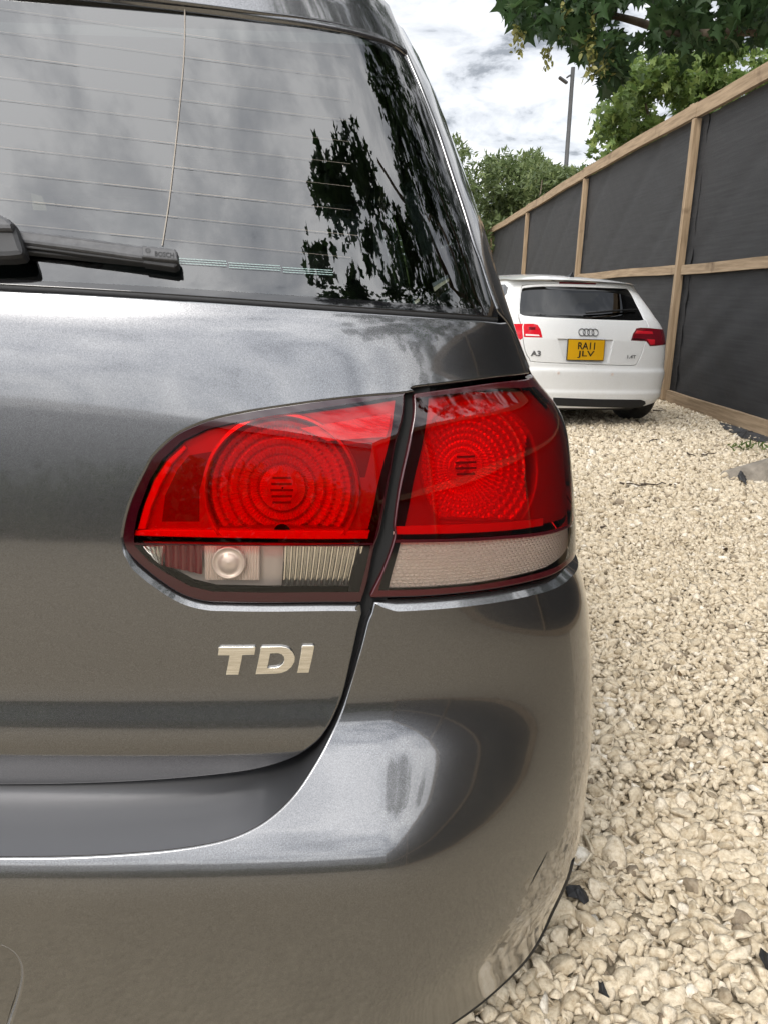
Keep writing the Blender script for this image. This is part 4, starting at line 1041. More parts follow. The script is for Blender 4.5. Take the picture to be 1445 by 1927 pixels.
for k in range(4):
    th = np.linspace(0, 2*math.pi, 29)[:-1]; c = o+r_*(.0385*(k-1.5)); pts = c+.0285*(np.cos(th)[:, None]*r_+np.sin(th)[:, None]*u)
    V = []; ph = np.arange(6)*math.pi/3
    for a_, p_ in zip(th, pts):
        rd = math.cos(a_)*r_+math.sin(a_)*u
        V.append(p_+.0042*(np.cos(ph)[:, None]*rd+np.sin(ph)[:, None]*n))
    V = np.concatenate(V); F_ = [(i*6+j, i*6+(j+1) % 6, ((i+1) % 28)*6+(j+1) % 6, ((i+1) % 28)*6+j) for i in range(28) for j in range(6)]
    mesh_obj('ring', V, F_, M['badge_grey'], rgs, True)
def wtext(txt, px, hpx_w, hgt, mat, name, parent, off=.003, bold=.01, origin=None):
    """lettering laid on the car at a pixel, given width and height in metres"""
    V, F_ = text_mesh(txt, 1.0, bold); o, r_, u, n = origin if origin else wframe(px, off)
    V = V-[(V[:, 0].max()+V[:, 0].min())/2, (V[:, 1].max()+V[:, 1].min())/2, 0]
    sx = hpx_w/(V[:, 0].max()-V[:, 0].min()); sy = hgt/(V[:, 1].max()-V[:, 1].min())
    return mesh_obj(name, o+V[:, 0:1]*sx*r_+V[:, 1:2]*sy*u, F_, mat, parent)
wtext('A3', (1007, 665), .085, .042, M['badge_grey'], 'lettering', car, off=.005, bold=.03)
wtext('1.4T', (1187, 671.5), .080, .028, M['badge_grey'], 'lettering', car, off=.005, bold=.03)
o, r_, u, n = wframe((1100, 658.5), 0); n = WX[0] @ np.array([0, -1.0, .05]); n /= np.linalg.norm(n); r_ = WX[0] @ np.array([1.0, 0, 0]); u = np.cross(n, r_)
pl = bpy.data.objects.new('number_plate', None); COL.objects.link(pl); pl.parent = car; pl.empty_display_size = .03
o = o+n*.012
b = MB(); b.box(o, (.330, .010, .170), np.stack([r_, -n, u], 1), bevel=.002); b.build('plate_backing', M['plate_black'], pl)
b = MB(); b.box(o+n*.004, (.318, .006, .158), np.stack([r_, -n, u], 1)); b.build('plate_face', M['plate_yellow'], pl)
wtext('RA11', None, .150, .056, M['plate_black'], 'lettering', pl, bold=.018, origin=(o+n*.009+u*.032, r_, u, n))
wtext('JLV', None, .150, .058, M['plate_black'], 'lettering', pl, bold=.018, origin=(o+n*.009-u*.036, r_, u, n))
panel('diffuser', WS, 'g', np.vstack([wt([(1040, 748), (1120, 751), (1205, 752), (1213, 755), (1214, 760), (1205, 766), (1190, 768), (1120, 766), (1040, 763)])]), M['black_plastic'], car, off=.003, r=.002, depth=.006, step=.02)
V, F_ = lathe((wframe((1193, 760), .0)[0], *[q for q in (Rz @ [1, 0, 0], np.array([0, 0, 1.0]), Rz @ [0, 1.0, 0])]), [(.026, .10), (.026, .012), (.022, .012), (.022, .1)], 24); mesh_obj('exhaust_pipe', V, F_, M['black_plastic'], car, True)
for sx in (1, -1):
    for yy in (.46, 2.8): wheel('wheel', car, cx_(sx*.70, yy, .275)*[1, 1, 0]+[0, 0, .285], Rz @ np.array([sx, 0, 0.0]), .285, .20)
b = MB(); o = cx_(.0, .46, 1.205); fwd = Rz @ np.array([0, 1.0, 0]); rt = Rz @ np.array([1.0, 0, 0])
b.add([o-rt*.022-fwd*.03, o+rt*.022-fwd*.03, o+rt*.03+fwd*.09, o-rt*.03+fwd*.09, o+[0, 0, .045]-fwd*.03, o+[0, 0, .018]+fwd*.05], [(0, 1, 4), (1, 2, 5, 4), (0, 4, 5, 3), (2, 3, 5), (0, 3, 2, 1)]); b.build('antenna', M['black_plastic'], car)
b = MB(); p0, p1, p2 = [wframe(q, .02)[0] for q in ((1100, 592), (1130, 590), (1196, 585))]
b.tube([p0, p1, p2], [.012, .010, .006], 6); b.build('wiper', M['black_plastic'], car, True)
b = MB(); b.box(cx_(0, 1.2, .19), (1.2, 2.0, .02), WX[0]); b.build('underbody', M['black_plastic'], car)
panel('under_shade_panel', WS, 'g', np.array([[-.66, .115], [.66, .115], [.66, .166], [-.66, .166]]), M['black_plastic'], car, off=-.05, step=.05, r=.001, depth=.004)  # dark panel added to deepen the shadow beneath the car

# ================================================================== FOLIAGE
def fast_mesh(name, V, T, mats, parent=None, tint=None, smooth=False):
    me = bpy.data.meshes.new(name); V = np.ascontiguousarray(V, np.float32); T = np.ascontiguousarray(T, np.int32)
    me.vertices.add(len(V)); me.vertices.foreach_set('co', V.ravel())
    me.loops.add(T.size); me.loops.foreach_set('vertex_index', T.ravel())
    me.polygons.add(len(T)); me.polygons.foreach_set('loop_start', np.arange(0, T.size, T.shape[1], dtype=np.int32))
    me.update(calc_edges=True)
    if tint is not None:
        a = me.attributes.new('tint', 'FLOAT', 'POINT'); a.data.foreach_set('value', np.ascontiguousarray(tint, np.float32))
    if smooth: me.polygons.foreach_set('use_smooth', np.ones(len(T), bool))
    me.materials.append(mats)
    o = bpy.data.objects.new(name, me); COL.objects.link(o)
    if parent is not None: o.parent = parent; o.matrix_parent_inverse = MW(parent).inverted()
    return o
def leaf_mat(name, dark, mid, light, trans=0.3):
    m, t, b = newmat(name)
    at = N(t, 'ShaderNodeAttribute', attribute_name='tint')
    r = N(t, 'ShaderNodeValToRGB'); t.links.new(at.outputs['Fac'], r.inputs[0])
    r.color_ramp.elements[0].color = (*dark, 1); r.color_ramp.elements[1].color = (*light, 1)
    e_ = r.color_ramp.elements.new(0.55); e_.color = (*mid, 1)
    t.links.new(r.outputs[0], b.inputs['Base Color']); b.inputs['Roughness'].default_value = 0.5; b.inputs['Specular IOR Level'].default_value = 0.35
    tl = N(t, 'ShaderNodeBsdfTranslucent'); t.links.new(r.outputs[0], tl.inputs[0])
    ms = N(t, 'ShaderNodeMixShader', i_0=trans); t.links.new(b.outputs[0], ms.inputs[1]); t.links.new(tl.outputs[0], ms.inputs[2])
    t.links.new(ms.outputs[0], t.nodes['Material Output'].inputs[0])
    return m
M['syc'] = leaf_mat('sycamore_leaf', (0.020, 0.042, 0.016), (0.044, 0.086, 0.029), (0.09, 0.135, 0.045), .42)
M['maple'] = leaf_mat('maple_leaf', (0.040, 0.075, 0.018), (0.11, 0.165, 0.040), (0.21, 0.26, 0.075), .45)
M['hedge'] = leaf_mat('hedge_leaf', (0.045, 0.068, 0.025), (0.10, 0.135, 0.048), (0.19, 0.225, 0.09), .4)
M['seed'] = leaf_mat('sycamore_seed', (0.13, 0.135, 0.035), (0.22, 0.22, 0.065), (0.32, 0.30, 0.11), .4)
M['bark'] = nmat('bark', (0.06, 0.045, 0.032), (0.16, 0.125, 0.09), 14, rough=0.9, bump=0.7, bscale=30, stretch=(1, 1, .3))
PALM = np.array([(0, 0), (.10, -.10), (.34, -.06), (.50, .08), (.30, .16), (.36, .34), (.56, .52), (.26, .50), (.14, .62), (0, 1.0), (-.14, .62), (-.26, .50), (-.56, .52), (-.36, .34), (-.30, .16), (-.50, .08), (-.34, -.06), (-.10, -.10)])
PALM_S = np.array([(0, 0), (.34, -.06), (.50, .08), (.30, .16), (.56, .52), (.14, .60), (0, 1.0), (-.14, .60), (-.56, .52), (-.30, .16), (-.50, .08), (-.34, -.06)])
OVAL = np.array([(0, 0), (.22, .25), (.24, .55), (0, 1.0), (-.24, .55), (-.22, .25)])
def leaves(P, size, shape, rg, droop=0.5, updir=None):
    n = len(P); k = len(shape)
    d = rg.normal(size=(n, 3)); d[:, 2] -= droop*1.2; d /= np.linalg.norm(d, axis=1)[:, None]     # tip direction
    nn = rg.normal(size=(n, 3))*.8; nn[:, 2] += 0.9
    nn -= (nn*d).sum(1)[:, None]*d; nn /= np.linalg.norm(nn, axis=1)[:, None]+1e-9
    s = np.cross(d, nn); size = np.broadcast_to(size, (n,))
    sh = np.concatenate([shape, [[0, .38]]]); fold = np.abs(sh[:, 0])*.28-.10*sh[:, 1]**2
    V = P[:, None, :]+size[:, None, None]*(sh[None, :, 0:1]*s[:, None, :]+sh[None, :, 1:2]*d[:, None, :]+fold[None, :, None]*nn[:, None, :])
    T = np.array([(i, (i+1) % k, k) for i in range(k)])
    T = (T[None]+(np.arange(n)*(k+1))[:, None, None]).reshape(-1, 3)
    tint = np.repeat(np.clip(rg.normal(.5, .22, n), 0, 1), k+1)
    return V.reshape(-1, 3), T, tint
def limb(b, p, q, r0, r1, rg, n=7, wob=.06, seg=8):
    t = np.linspace(0, 1, n)[:, None]; P = np.asarray(p)+(np.asarray(q)-np.asarray(p))*t
    L = np.linalg.norm(np.asarray(q)-np.asarray(p)); P[1:-1] += rg.normal(size=(n-2, 3))*wob*L*.3
    b.tube(P, np.linspace(r0, r1, n), seg); return P
def clumps(centres, radii, per, rg):
    """leaf spots gathered into clumps, denser near each clump's surface"""
    out_ = []
    for c, r_ in zip(centres, radii):
        d = rg.normal(size=(per, 3)); d /= np.linalg.norm(d, axis=1)[:, None]
        out_.append(c+d*r_*(rg.random(per)**.45)[:, None]*np.array([1, 1, .8]))
    return np.concatenate(out_)
def px_ok(P, poly, margin=0):
    """inside the traced crown outline, or outside the picture altogether"""
    w = (P-vC) @ vF; q = proj(P)
    inside = (w > .05) & (q[:, 0] > -40) & (q[:, 0] < 1500) & (q[:, 1] > -40) & (q[:, 1] < 1970)
    return ~inside | inpoly(q, np.array(poly, float))

rg = np.random.default_rng(21)
# --- sycamore whose bough hangs over the fence
syc = empty('sycamore_tree', (5.2, 1.6, 0)); tag(syc, 'sycamore with dark lobed leaves and seed bunches overhanging the fence', 'tree')
crown_px = [(945, 42), (962, -60), (1520, -60), (1520, 70), (1440, 92), (1395, 100), (1360, 105), (1320, 100), (1290, 130), (1262, 100), (1235, 120), (1212, 92), (1195, 110), (1172, 140), (1168, 190), (1130, 190), (1118, 170), (1130, 120), (1100, 128), (1078, 112), (1046, 98), (1012, 76), (985, 84), (968, 58)]
gap_px = [[(1150, 45), (1185, 18), (1225, 20), (1232, 58), (1212, 85), (1190, 96), (1162, 78)], [(1318, 10), (1345, 0), (1350, 22), (1330, 30)], [(1385, 75), (1420, 70), (1430, 85), (1395, 95)], [(1300, 55), (1315, 58), (1308, 75)]]
b = MB()
limb(b, (5.2, 1.6, -.1), (4.9, 1.7, 3.4), .24, .17, rg, 8, .05, 12)
b.build('trunk', M['bark'], syc, True)
ends = [(4.9, 1.7, 3.3), (2.9, 3.2, 2.75), (2.05, 4.1, 2.42)]
b = MB(); bow = np.array([(4.9, 1.7, 3.2), (3.9, 2.6, 2.9), (2.9, 3.6, 2.55), (2.25, 4.4, 2.37), (1.95, 4.5, 2.40), (1.62, 4.5, 2.36), (1.30, 4.55, 2.44), (0.95, 4.6, 2.52)])
b.tube(smooth_line(bow, 5), np.linspace(.07, .010, 36), 8); b.build('branch', M['bark'], syc, True)
for q in ((2.2, .2, 6.2), (3.0, -1.8, 5.6), (6.4, 3.4, 6.8), (4.4, 1.0, 8.0), (2.4, 2.0, 4.6)):
    b = MB(); limb(b, (4.9, 1.7, 3.3), q, .12, .025, rg, 9, .10, 8); b.build('branch', M['bark'], syc, True)
# twigs and leaves of the bough in view
P = []
while len(P) < 1500:
    q = np.array([rg.uniform(935, 1500), rg.uniform(-60, 240)])
    if inpoly(q[None], np.array(crown_px, float))[0] and not any(inpoly(q[None], np.array(gq, float))[0] for gq in gap_px):
        P.append(at_y(q[None], rg.uniform(4.1, 5.1))[0])
P = np.array(P)+[0, 0, .05]
V1, T1, t1 = leaves(P, rg.uniform(.055, .105, len(P)), PALM, rg, .75)
# the crown overhead
cc = []; cr_ = []
for k in range(0):
    c = np.array([rg.uniform(1.15, 7.0), rg.uniform(-3.0, 4.6), 0]); t = (c[0]-1.15)/3.5
    lo = 3.4+max(0, 1.8-c[0])*.9; c[2] = rg.uniform(lo, 4.8+3.2*min(1, t*1.3)); cc.append(c); cr_.append(rg.uniform(.28, .62))
plan = np.array([(1.25, 5.0), (1.15, 1.15), (1.6, 1.1), (2.05, .95), (2.2, .6), (1.75, .2), (1.3, .1), (.85, -.2), (.5, -.65), (.52, -1.0), (.95, -1.4), (1.0, -2.2), (1.7, -3.6), (2.6, -6.5), (8, -7), (8, 5.5)])
edge_ = dens(plan[1:14], .12)[:-30]
while len(cc) < 330:
    c = np.array([rg.uniform(.3, 7.5), rg.uniform(-6.5, 5.0), 0])
    if not inpoly(c[None, :2], plan)[0] or rg.random() < (c[0]-3.5)*.2 or rg.random() < abs(c[1])*.08: continue
    t = min(1.0, segdist(c[None, :2], plan)[0]/2.5); c[2] = rg.uniform(4.3, 5.4+2.6*t); sc_c = (c[2]-1.1)/3.9
    c[:2] = np.array([-.05, .8])+(c[:2]-[-.05, .8])*sc_c; cc.append(c); cr_.append(rg.uniform(.18, .30+.30*t))
P2 = clumps(cc, cr_, 84, rg)
P2 = P2[px_ok(P2, [(0, 0), (1, 0), (0, 1)])]
V2, T2, t2 = leaves(P2, rg.uniform(.07, .12, len(P2)), PALM_S, rg, .5)
fast_mesh('crown', np.concatenate([V1, V2]), np.concatenate([T1, T2+len(V1)]), M['syc'], syc, np.concatenate([t1*.8, t2*.8]))
# hanging seed bunches
for (x, y, L, Y) in ((1062, 8, 42, 4.2), (1115, 18, 66, 4.15), (975, 48, 46, 4.2), (1030, 86, 34, 4.2), (1112, 88, 44, 4.2), (1150, 78, 34, 4.25), (1138, 110, 26, 4.2)):
    top = at_y(np.array([[x, y]], float), Y)[0]; Lm = L*Y/FPX*1.05; n = int(L*1.0)
    t = rg.random(n); P = top+np.stack([rg.normal(size=n)*.016, rg.normal(size=n)*.016, -Lm*t], 1)*np.array([1, 1, 1])
    V, T, ti = leaves(P, rg.uniform(.022, .040, n), OVAL, rg, .8)
    fast_mesh('seed_bunch', V, T, M['seed'], syc, ti)

# --- maple beyond the fence
map_ = empty('maple_tree', (5.1, 13.5, 0)); tag(map_, 'light green bushy maple rising just behind the netting fence', 'tree')
poly = [(1092, 345), (1098, 300), (1090, 262), (1104, 232), (1098, 205), (1120, 190), (1125, 160), (1155, 150), (1160, 118), (1190, 112), (1205, 92), (1250, 98), (1275, 88), (1330, 96), (1380, 80), (1445, 92), (1520, 90), (1520, 260), (1320, 330), (1092, 420)]
P = []; cen = []
while len(cen) < 95:
    q = np.array([rg.uniform(1085, 1500), rg.uniform(85, 400)])
    if inpoly(q[None], np.array(poly, float))[0]: cen.append(at_y(q[None], rg.uniform(12.2, 15.2))[0])
P = clumps(cen, rg.uniform(.18, .48, len(cen)), 105, rg); P = P[px_ok(P, poly) & (P[:, 0] > FX+.15)]
V, T, ti = leaves(P, rg.uniform(.09, .16, len(P)), PALM, rg, .35)
hz = np.clip((np.repeat(P[:, 2], 19)-2.4)/2.2, 0, 1)
fast_mesh('crown', V, T, M['maple'], map_, ti)
b = MB(); limb(b, (5.1, 13.5, -.05), (5.0, 13.6, 3.4), .14, .07, rg); b.build('trunk', M['bark'], map_, True)
for q in ((4.0, 13.0, 4.3), (5.8, 14.2, 4.6), (4.9, 12.8, 4.8), (3.7, 13.6, 3.3)):
    b = MB(); limb(b, (5.05, 13.55, 2.0), q, .05, .012, rg); b.build('branch', M['bark'], map_, True)

# --- far shrubs behind the fence
polyh = [(780, 470), (780, 290), (848, 258), (858, 252), (868, 272), (885, 280), (900, 300), (915, 288), (930, 292), (950, 282), (975, 286), (1000, 290), (1012, 284), (1022, 300), (1040, 312), (1058, 318), (1075, 322), (1090, 318), (1100, 332), (1100, 420), (900, 480)]
sh_specs = [('grey-green willowy shrub crowding the far end of the fence', 22.5, 780, 940), ('feathery pale green shrub between the lamp post and the car roof', 24.0, 915, 1040), ('low olive shrub tucked against the maple behind the fence', 20.5, 1010, 1105)]
for lab, Y, xa, xb in sh_specs:
    base = at_y(np.array([[(xa+xb)/2, 540.]]), Y)[0]; sroot = empty('shrub', (base[0], base[1], 0)); tag(sroot, lab, 'shrub')
    cen = []
    while len(cen) < 115:
        q = np.array([rg.uniform(xa, xb), rg.uniform(250, 480)])
        if inpoly(q[None], np.array(polyh, float))[0]: cen.append(at_y(q[None], Y+rg.uniform(-1.2, 1.2))[0])
    P = clumps(cen, rg.uniform(.25, .6, len(cen)), 85, rg); P = P[px_ok(P, polyh)]
    V, T, ti = leaves(P, rg.uniform(.12, .22, len(P)), OVAL*np.array([.62, 1]), rg, -.15)
    fast_mesh('crown', V, T, M['hedge'], sroot, ti)
    for k in range(5):
        b = MB(); c = cen[rg.integers(len(cen))]; limb(b, (base[0]+rg.normal()*.3, base[1]+rg.normal()*.3, -.05), c, .05, .012, rg); b.build('stem', M['bark'], sroot, True)

# --- street lamp
M['lamp_metal'] = nmat('painted_steel', (0.018, 0.018, 0.018), (0.03, 0.029, 0.028), 3, rough=0.6)
lp = empty('street_lamp', (9.15, 40, 0)); tag(lp, 'tall thin dark street lamp post standing against the cloudy sky', 'street lamp')
b = MB(); b.tube([(9.25, 40, -.05), (9.22, 40, 3.0), (9.12, 40, 11.45)], [.14, .11, .095], 10); b.build('post', M['lamp_metal'], lp, True)
b = MB(); b.tube([(9.12, 40, 11.15), (8.95, 40, 11.08), (8.85, 40, 11.0)], [.05, .045, .04], 6); b.build('bracket', M['lamp_metal'], lp, True)
b = MB(); b.box((8.70, 40, 10.90), (.50, .24, .12), np.array([[.86, 0, -.5], [0, 1, 0], [.5, 0, .86]]).T, bevel=.04); b.build('lamp_head', M['lamp_metal'], lp)

# ================================================================== GRAVEL AND LITTER
def ico(sub):
    bm = bmesh.new(); bmesh.ops.create_icosphere(bm, subdivisions=sub, radius=1.0); bm.verts.ensure_lookup_table()
    V = np.array([v.co[:] for v in bm.verts]); T = np.array([[v.index for v in f.verts] for f in bm.faces]); bm.free(); return V, T
def stone_mat():
    m, t, b = newmat('limestone_chippings')
    at = N(t, 'ShaderNodeAttribute', attribute_name='tint')
    r = N(t, 'ShaderNodeValToRGB'); t.links.new(at.outputs['Fac'], r.inputs[0])
    for k, (p_, c) in enumerate([(0, (.24, .195, .14)), (.10, (.43, .36, .255)), (.45, (.555, .48, .36)), (.8, (.62, .545, .425)), (1, (.69, .645, .56))]):
        e_ = r.color_ramp.elements[k] if k < 2 else r.color_ramp.elements.new(p_); e_.position = p_; e_.color = (*c, 1)
    r2, n_ = noise_mix(t, 110, .40, .72, (1.06, 1.06, 1.06), (.66, .60, .53), detail=8)
    mm = N(t, 'ShaderNodeMix', data_type='RGBA', blend_type='MULTIPLY', i_0=1.0); t.links.new(r.outputs[0], mm.inputs[6]); t.links.new(r2.outputs[0], mm.inputs[7])
    t.links.new(mm.outputs[2], b.inputs['Base Color']); b.inputs['Roughness'].default_value = .92
    n3 = N(t, 'ShaderNodeTexNoise', i_Scale=260.0, i_Detail=4.0); tcn = N(t, 'ShaderNodeTexCoord'); t.links.new(tcn.outputs['Object'], n3.inputs['Vector'])
    bp = N(t, 'ShaderNodeBump', i_Strength=.8, i_Distance=.003); t.links.new(n3.outputs[0], bp.inputs['Height']); t.links.new(bp.outputs[0], b.inputs['Normal'])
    return m
M['stone'] = stone_mat()
def rocks(P, rad_, sub, rg, jit=.22):
    V0, T0 = ico(sub); n = len(P); k = len(V0)
    V = np.repeat(V0[None], n, 0)
    # cut random facets: clamp against a few random planes to get chipped faces
    for c in range(6):
        d = rg.normal(size=(n, 3)); d /= np.linalg.norm(d, axis=1)[:, None]; h = rg.uniform(.24, .54, n)
        s = (V*d[:, None]).sum(-1); ov = np.maximum(s-h[:, None], 0); V = V-ov[..., None]*d[:, None]
    V = V*(1+rg.normal(size=(n, k, 1))*jit*.16)*1.75
    sc = np.stack([rg.uniform(.85, 1.45, n), rg.uniform(.7, 1.1, n), rg.uniform(.42, .8, n)], 1)
    V = V*sc[:, None]
    q = rg.normal(size=(n, 4)); q[:, 1:3] *= .36; q /= np.linalg.norm(q, axis=1)[:, None]; w, x, y, z = q.T
    R = np.stack([1-2*(y*y+z*z), 2*(x*y-z*w), 2*(x*z+y*w), 2*(x*y+z*w), 1-2*(x*x+z*z), 2*(y*z-x*w), 2*(x*z-y*w), 2*(y*z+x*w), 1-2*(x*x+y*y)], 1).reshape(n, 3, 3)
    V = np.einsum('nij,nkj->nki', R, V)*rad_[:, None, None]+P[:, None]
    T = (T0[None]+(np.arange(n)*k)[:, None, None]).reshape(-1, 3)
    return V.reshape(-1, 3), T, np.repeat(np.clip(rg.normal(.48, .22, n), 0, 1), k)
rg = np.random.default_rng(5)
cell = .0140
gx, gy = np.meshgrid(np.arange(-.25, 3.5, cell), np.arange(.35, 9.6, cell)); gP = np.stack([gx.ravel(), gy.ravel(), 0*gx.ravel()], 1)
gP[:, :2] += rg.uniform(-.5, .5, (len(gP), 2))*cell*1.1; gP[:, 2] = rg.uniform(-.007, .004, len(gP))+.010*np.sin(gP[:, 0]*3.1)*np.sin(gP[:, 1]*2.3)*.5
q = proj(gP); w = (gP-vC) @ vF
ok = (w > .1) & (q[:, 0] > 780) & (q[:, 0] < 1560) & (q[:, 1] > 715) & (q[:, 1] < 2080)
allP = gP; gP = gP[ok]; r_ = np.clip(rg.lognormal(math.log(.0094), .32, len(gP)), .004, .020)
far_ = (gP[:, 1] > 3.6) & (rg.random(len(gP)) < .5); r_ = np.where(gP[:, 1] > 3.6, r_*1.3, r_); gP, r_ = gP[~far_], r_[~far_]
near = gP[:, 1] < 1.42
Va, Ta, ta = rocks(gP[near], r_[near], 2, rg); Vb, Tb, tb = rocks(gP[~near], r_[~near], 1, rg)
# the same gravel carries on beyond the picture's edges
c2 = .021; gx, gy = np.meshgrid(np.arange(-1.5, 3.1, c2), np.arange(.30, 8.0, c2)); oP = np.stack([gx.ravel(), gy.ravel(), 0*gx.ravel()], 1)
oP[:, :2] += rg.uniform(-.5, .5, (len(oP), 2))*c2; oP[:, 2] = rg.uniform(-.007, .004, len(oP))
qo = proj(oP); wo = (oP-vC) @ vF
oP = oP[~((wo > .1) & (qo[:, 0] > 780) & (qo[:, 0] < 1560) & (qo[:, 1] > 715) & (qo[:, 1] < 2080)) & (oP[:, 0] > .05) & (oP[:, 1] > 1.0)]
Vc, Tc, tcn_ = rocks(oP, np.clip(rg.lognormal(math.log(.0125), .28, len(oP)), .006, .022), 1, rg)
gv = fast_mesh('gravel', np.concatenate([Va, Vb, Vc]), np.concatenate([Ta, Tb+len(Va), Tc+len(Va)+len(Vb)]), M['stone'], None, np.concatenate([ta, tb, tcn_]))
print('outer stones', len(oP))
gv['kind'] = 'stuff'; gv['label'] = 'cream crushed limestone gravel covering the yard'
print('gravel stones', len(gP), 'tris', len(Ta)+len(Tb))

M['membrane'] = nmat('weed_membrane', (0.010, 0.010, 0.011), (0.028, 0.028, 0.03), 30, rough=0.6)
def scrap(pts_px, label, z=.012, lift=.012, seed=0):
    """torn scrap of black ground membrane lying in the stones"""
    rs = np.random.default_rng(seed); P = at_z(np.array(pts_px, float), z); c = P.mean(0)
    P = dens(P[:, :2], .02); n = len(P); V = []
    for f_ in (1.0, .66, .33):
        for p in P:
            xy = c[:2]+(p-c[:2])*f_+(rs.normal(size=2)*.003 if f_ == 1 else 0); V.append((xy[0], xy[1], z+lift*(1-f_)*1.2+rs.uniform(0, .006)))
    V.append((c[0], c[1], z+lift*1.2)); F_ = []
    for k in range(2): F_ += [(k*n+i, k*n+(i+1) % n, (k+1)*n+(i+1) % n, (k+1)*n+i) for i in range(n)]
    F_ += [(2*n+i, 2*n+(i+1) % n, 3*n) for i in range(n)]
    o = mesh_obj('membrane_scrap', V, F_, M['membrane']); md = o.modifiers.new('thickness', 'SOLIDIFY'); md.thickness = .002
    tag(o, label, 'membrane scrap', 'torn scraps of black membrane'); return o
scrap([(1062, 1672), (1090, 1672), (1107, 1692), (1100, 1706), (1088, 1700), (1075, 1686)], 'black membrane scrap beside the grey car bumper', seed=1)
scrap([(1428, 1788), (1445, 1800), (1462, 1830), (1450, 1850), (1438, 1822)], 'black membrane scrap at the right edge of the gravel', seed=2)
scrap([(1122, 1853), (1132, 1858), (1140, 1876), (1134, 1880), (1126, 1868)], 'small black membrane scrap low in the near gravel', seed=3)
scrap([(1372, 884), (1400, 882), (1404, 914), (1385, 896)], 'black membrane flap tucked under the grey rock', z=.02, lift=.03, seed=4)
scrap([(1352, 795), (1400, 806), (1470, 830), (1460, 838), (1400, 826), (1362, 808)], 'long black membrane strip under the bottom rail of the fence', z=.012, seed=5)
# grey rock
M['rock'] = nmat('grey_rock', (0.15, 0.13, 0.105), (0.29, 0.255, 0.21), 7, rough=.9, bump=.6, bscale=40)
V, T, t = rocks(np.array([[2.52, 4.62, .03]]), np.array([.20]), 4, np.random.default_rng(9), .02)
V = (V-[2.52, 4.62, .03])*[1.1, .75, .62]+[2.53, 4.62, .035]; o = fast_mesh('rock', V, T, M['rock'], None, t); tag(o, 'large flat-topped grey rock lying on the gravel by the fence', 'rock')
# weed tuft
rw2 = np.random.default_rng(4); wd = empty('weed', tuple(at_z(np.array([1405., 848.]), 0.0))); c = np.array(wd.location)
P = c+rw2.normal(size=(60, 3))*[.09, .05, .01]+[0, 0, .02]
V, T, ti = leaves(P, rw2.uniform(.03, .06, 60), OVAL*np.array([.5, 1]), rw2, -1.0); fast_mesh('leaves', V, T, M['maple'], wd, ti); tag(wd, 'small green weed sprouting from the gravel near the fence', 'weed')
# dead twigs
M['twig'] = nmat('dead_twig', (0.03, 0.022, 0.016), (0.09, 0.065, 0.045), 50, rough=.9)
tw = [((1165, 908), (1215, 913)), ((1205, 911), (1252, 910)), ((1258, 911), (1276, 913)), ((1265, 822), (1282, 832)), ((1228, 772), (1252, 772)), ((1292, 852), (1308, 858)), ((1195, 790), (1222, 800)), ((1320, 855), (1348, 852)), ((1205, 832), (1240, 826)), ((1130, 992), (1140, 990))]
for k, (p, q) in enumerate(tw):
    b = MB(); P0, P1 = at_z(np.array(p, float), .022), at_z(np.array(q, float), .022); limb(b, P0, P1, .006, .003, rw2, 6, .12, 5); o = b.build('twig', M['twig'], None, True)
    tag(o, 'thin dark dead twig lying on the pale gravel', 'twig', 'dead twigs on the gravel')

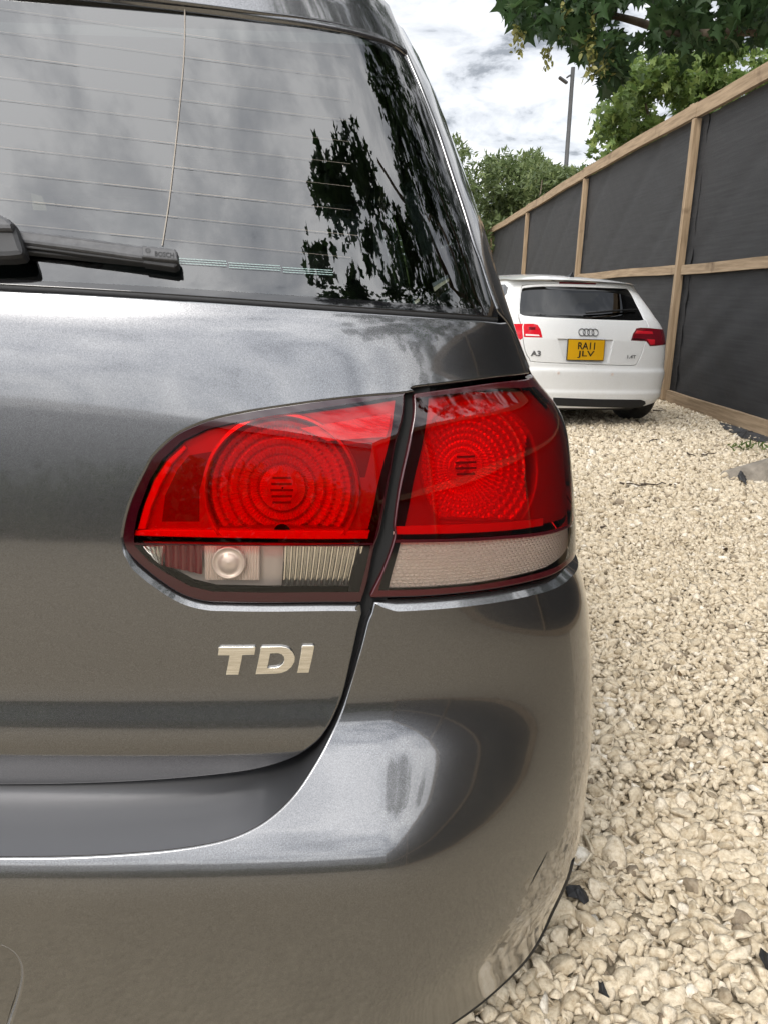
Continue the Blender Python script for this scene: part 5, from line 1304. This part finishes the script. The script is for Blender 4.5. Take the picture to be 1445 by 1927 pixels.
# dry leaf litter blown against the fence and the white car
M['litter'] = leaf_mat('dry_leaf', (0.03, 0.018, 0.010), (0.075, 0.045, 0.022), (0.16, 0.10, 0.05), .1)
rl_ = np.random.default_rng(77)
P = np.concatenate([np.stack([rl_.uniform(1.7, 3.05, 70), rl_.uniform(5.6, 8.6, 70), rl_.uniform(.010, .020, 70)], 1), np.stack([rl_.uniform(.6, 3.0, 26), rl_.uniform(1.6, 5.6, 26), rl_.uniform(.012, .020, 26)], 1)])
V, T, ti = leaves(P, rl_.uniform(.012, .034, len(P)), OVAL, rl_, 0.0); o = fast_mesh('leaf_litter', V, T, M['litter'], None, ti); o['kind'] = 'stuff'; o['label'] = 'dry brown leaf litter scattered over the gravel'

# ================================================================== WHAT STANDS BEHIND THE CAMERA (seen in the paint and the glass)
rg = np.random.default_rng(33)
VV, TT, II = [], [], []; nv = 0
for k in range(8):
    x = -13+k*3.0; hgt = rg.uniform(1.2, 2.2)
    cen = [np.array([x+rg.normal()*1.1, -15+rg.normal()*.5, rg.uniform(.3, hgt)]) for _ in range(40)]
    P = clumps(cen, rg.uniform(.5, .9, 40), 60, rg); V, T, ti = leaves(P, rg.uniform(.25, .42, len(P)), OVAL, rg, .2)
    VV.append(V); TT.append(T+nv); II.append(ti); nv += len(V)
for k in range(16):
    x = -34+k*2.6; cen = [np.array([x+rg.normal()*1.2, 34+rg.normal()*.6, rg.uniform(.3, rg.uniform(2.0, 3.2))]) for _ in range(22)]
    P = clumps(cen, rg.uniform(.6, 1.0, 22), 42, rg); V, T, ti = leaves(P, rg.uniform(.3, .5, len(P)), OVAL, rg, .2)
    VV.append(V); TT.append(T+nv); II.append(ti); nv += len(V)
hg = fast_mesh('hedge', np.concatenate(VV), np.concatenate(TT), M['hedge'], None, np.concatenate(II)); hg['kind'] = 'stuff'; hg['label'] = 'low hedge round the far sides of the yard'
M['clad'] = nmat('grey_cladding', (0.42, 0.43, 0.44), (0.48, 0.49, 0.50), 2, rough=.5)
bd = empty('building', (-5, -22, 0)); tag(bd, 'low grey clad shed standing behind the viewer', 'building')
b = MB(); b.box((-5, -22, 2.2), (26, 6, 4.4)); b.build('wall', M['clad'], bd)
b = MB(); b.add([(-18.3, -25.3, 4.4), (8.3, -25.3, 4.4), (8.3, -18.7, 4.4), (-18.3, -18.7, 4.4), (-18.3, -22, 5.4), (8.3, -22, 5.4)], [(0, 1, 5, 4), (3, 4, 5, 2), (0, 4, 3), (1, 2, 5)]); b.build('roof', M['lamp_metal'], bd)
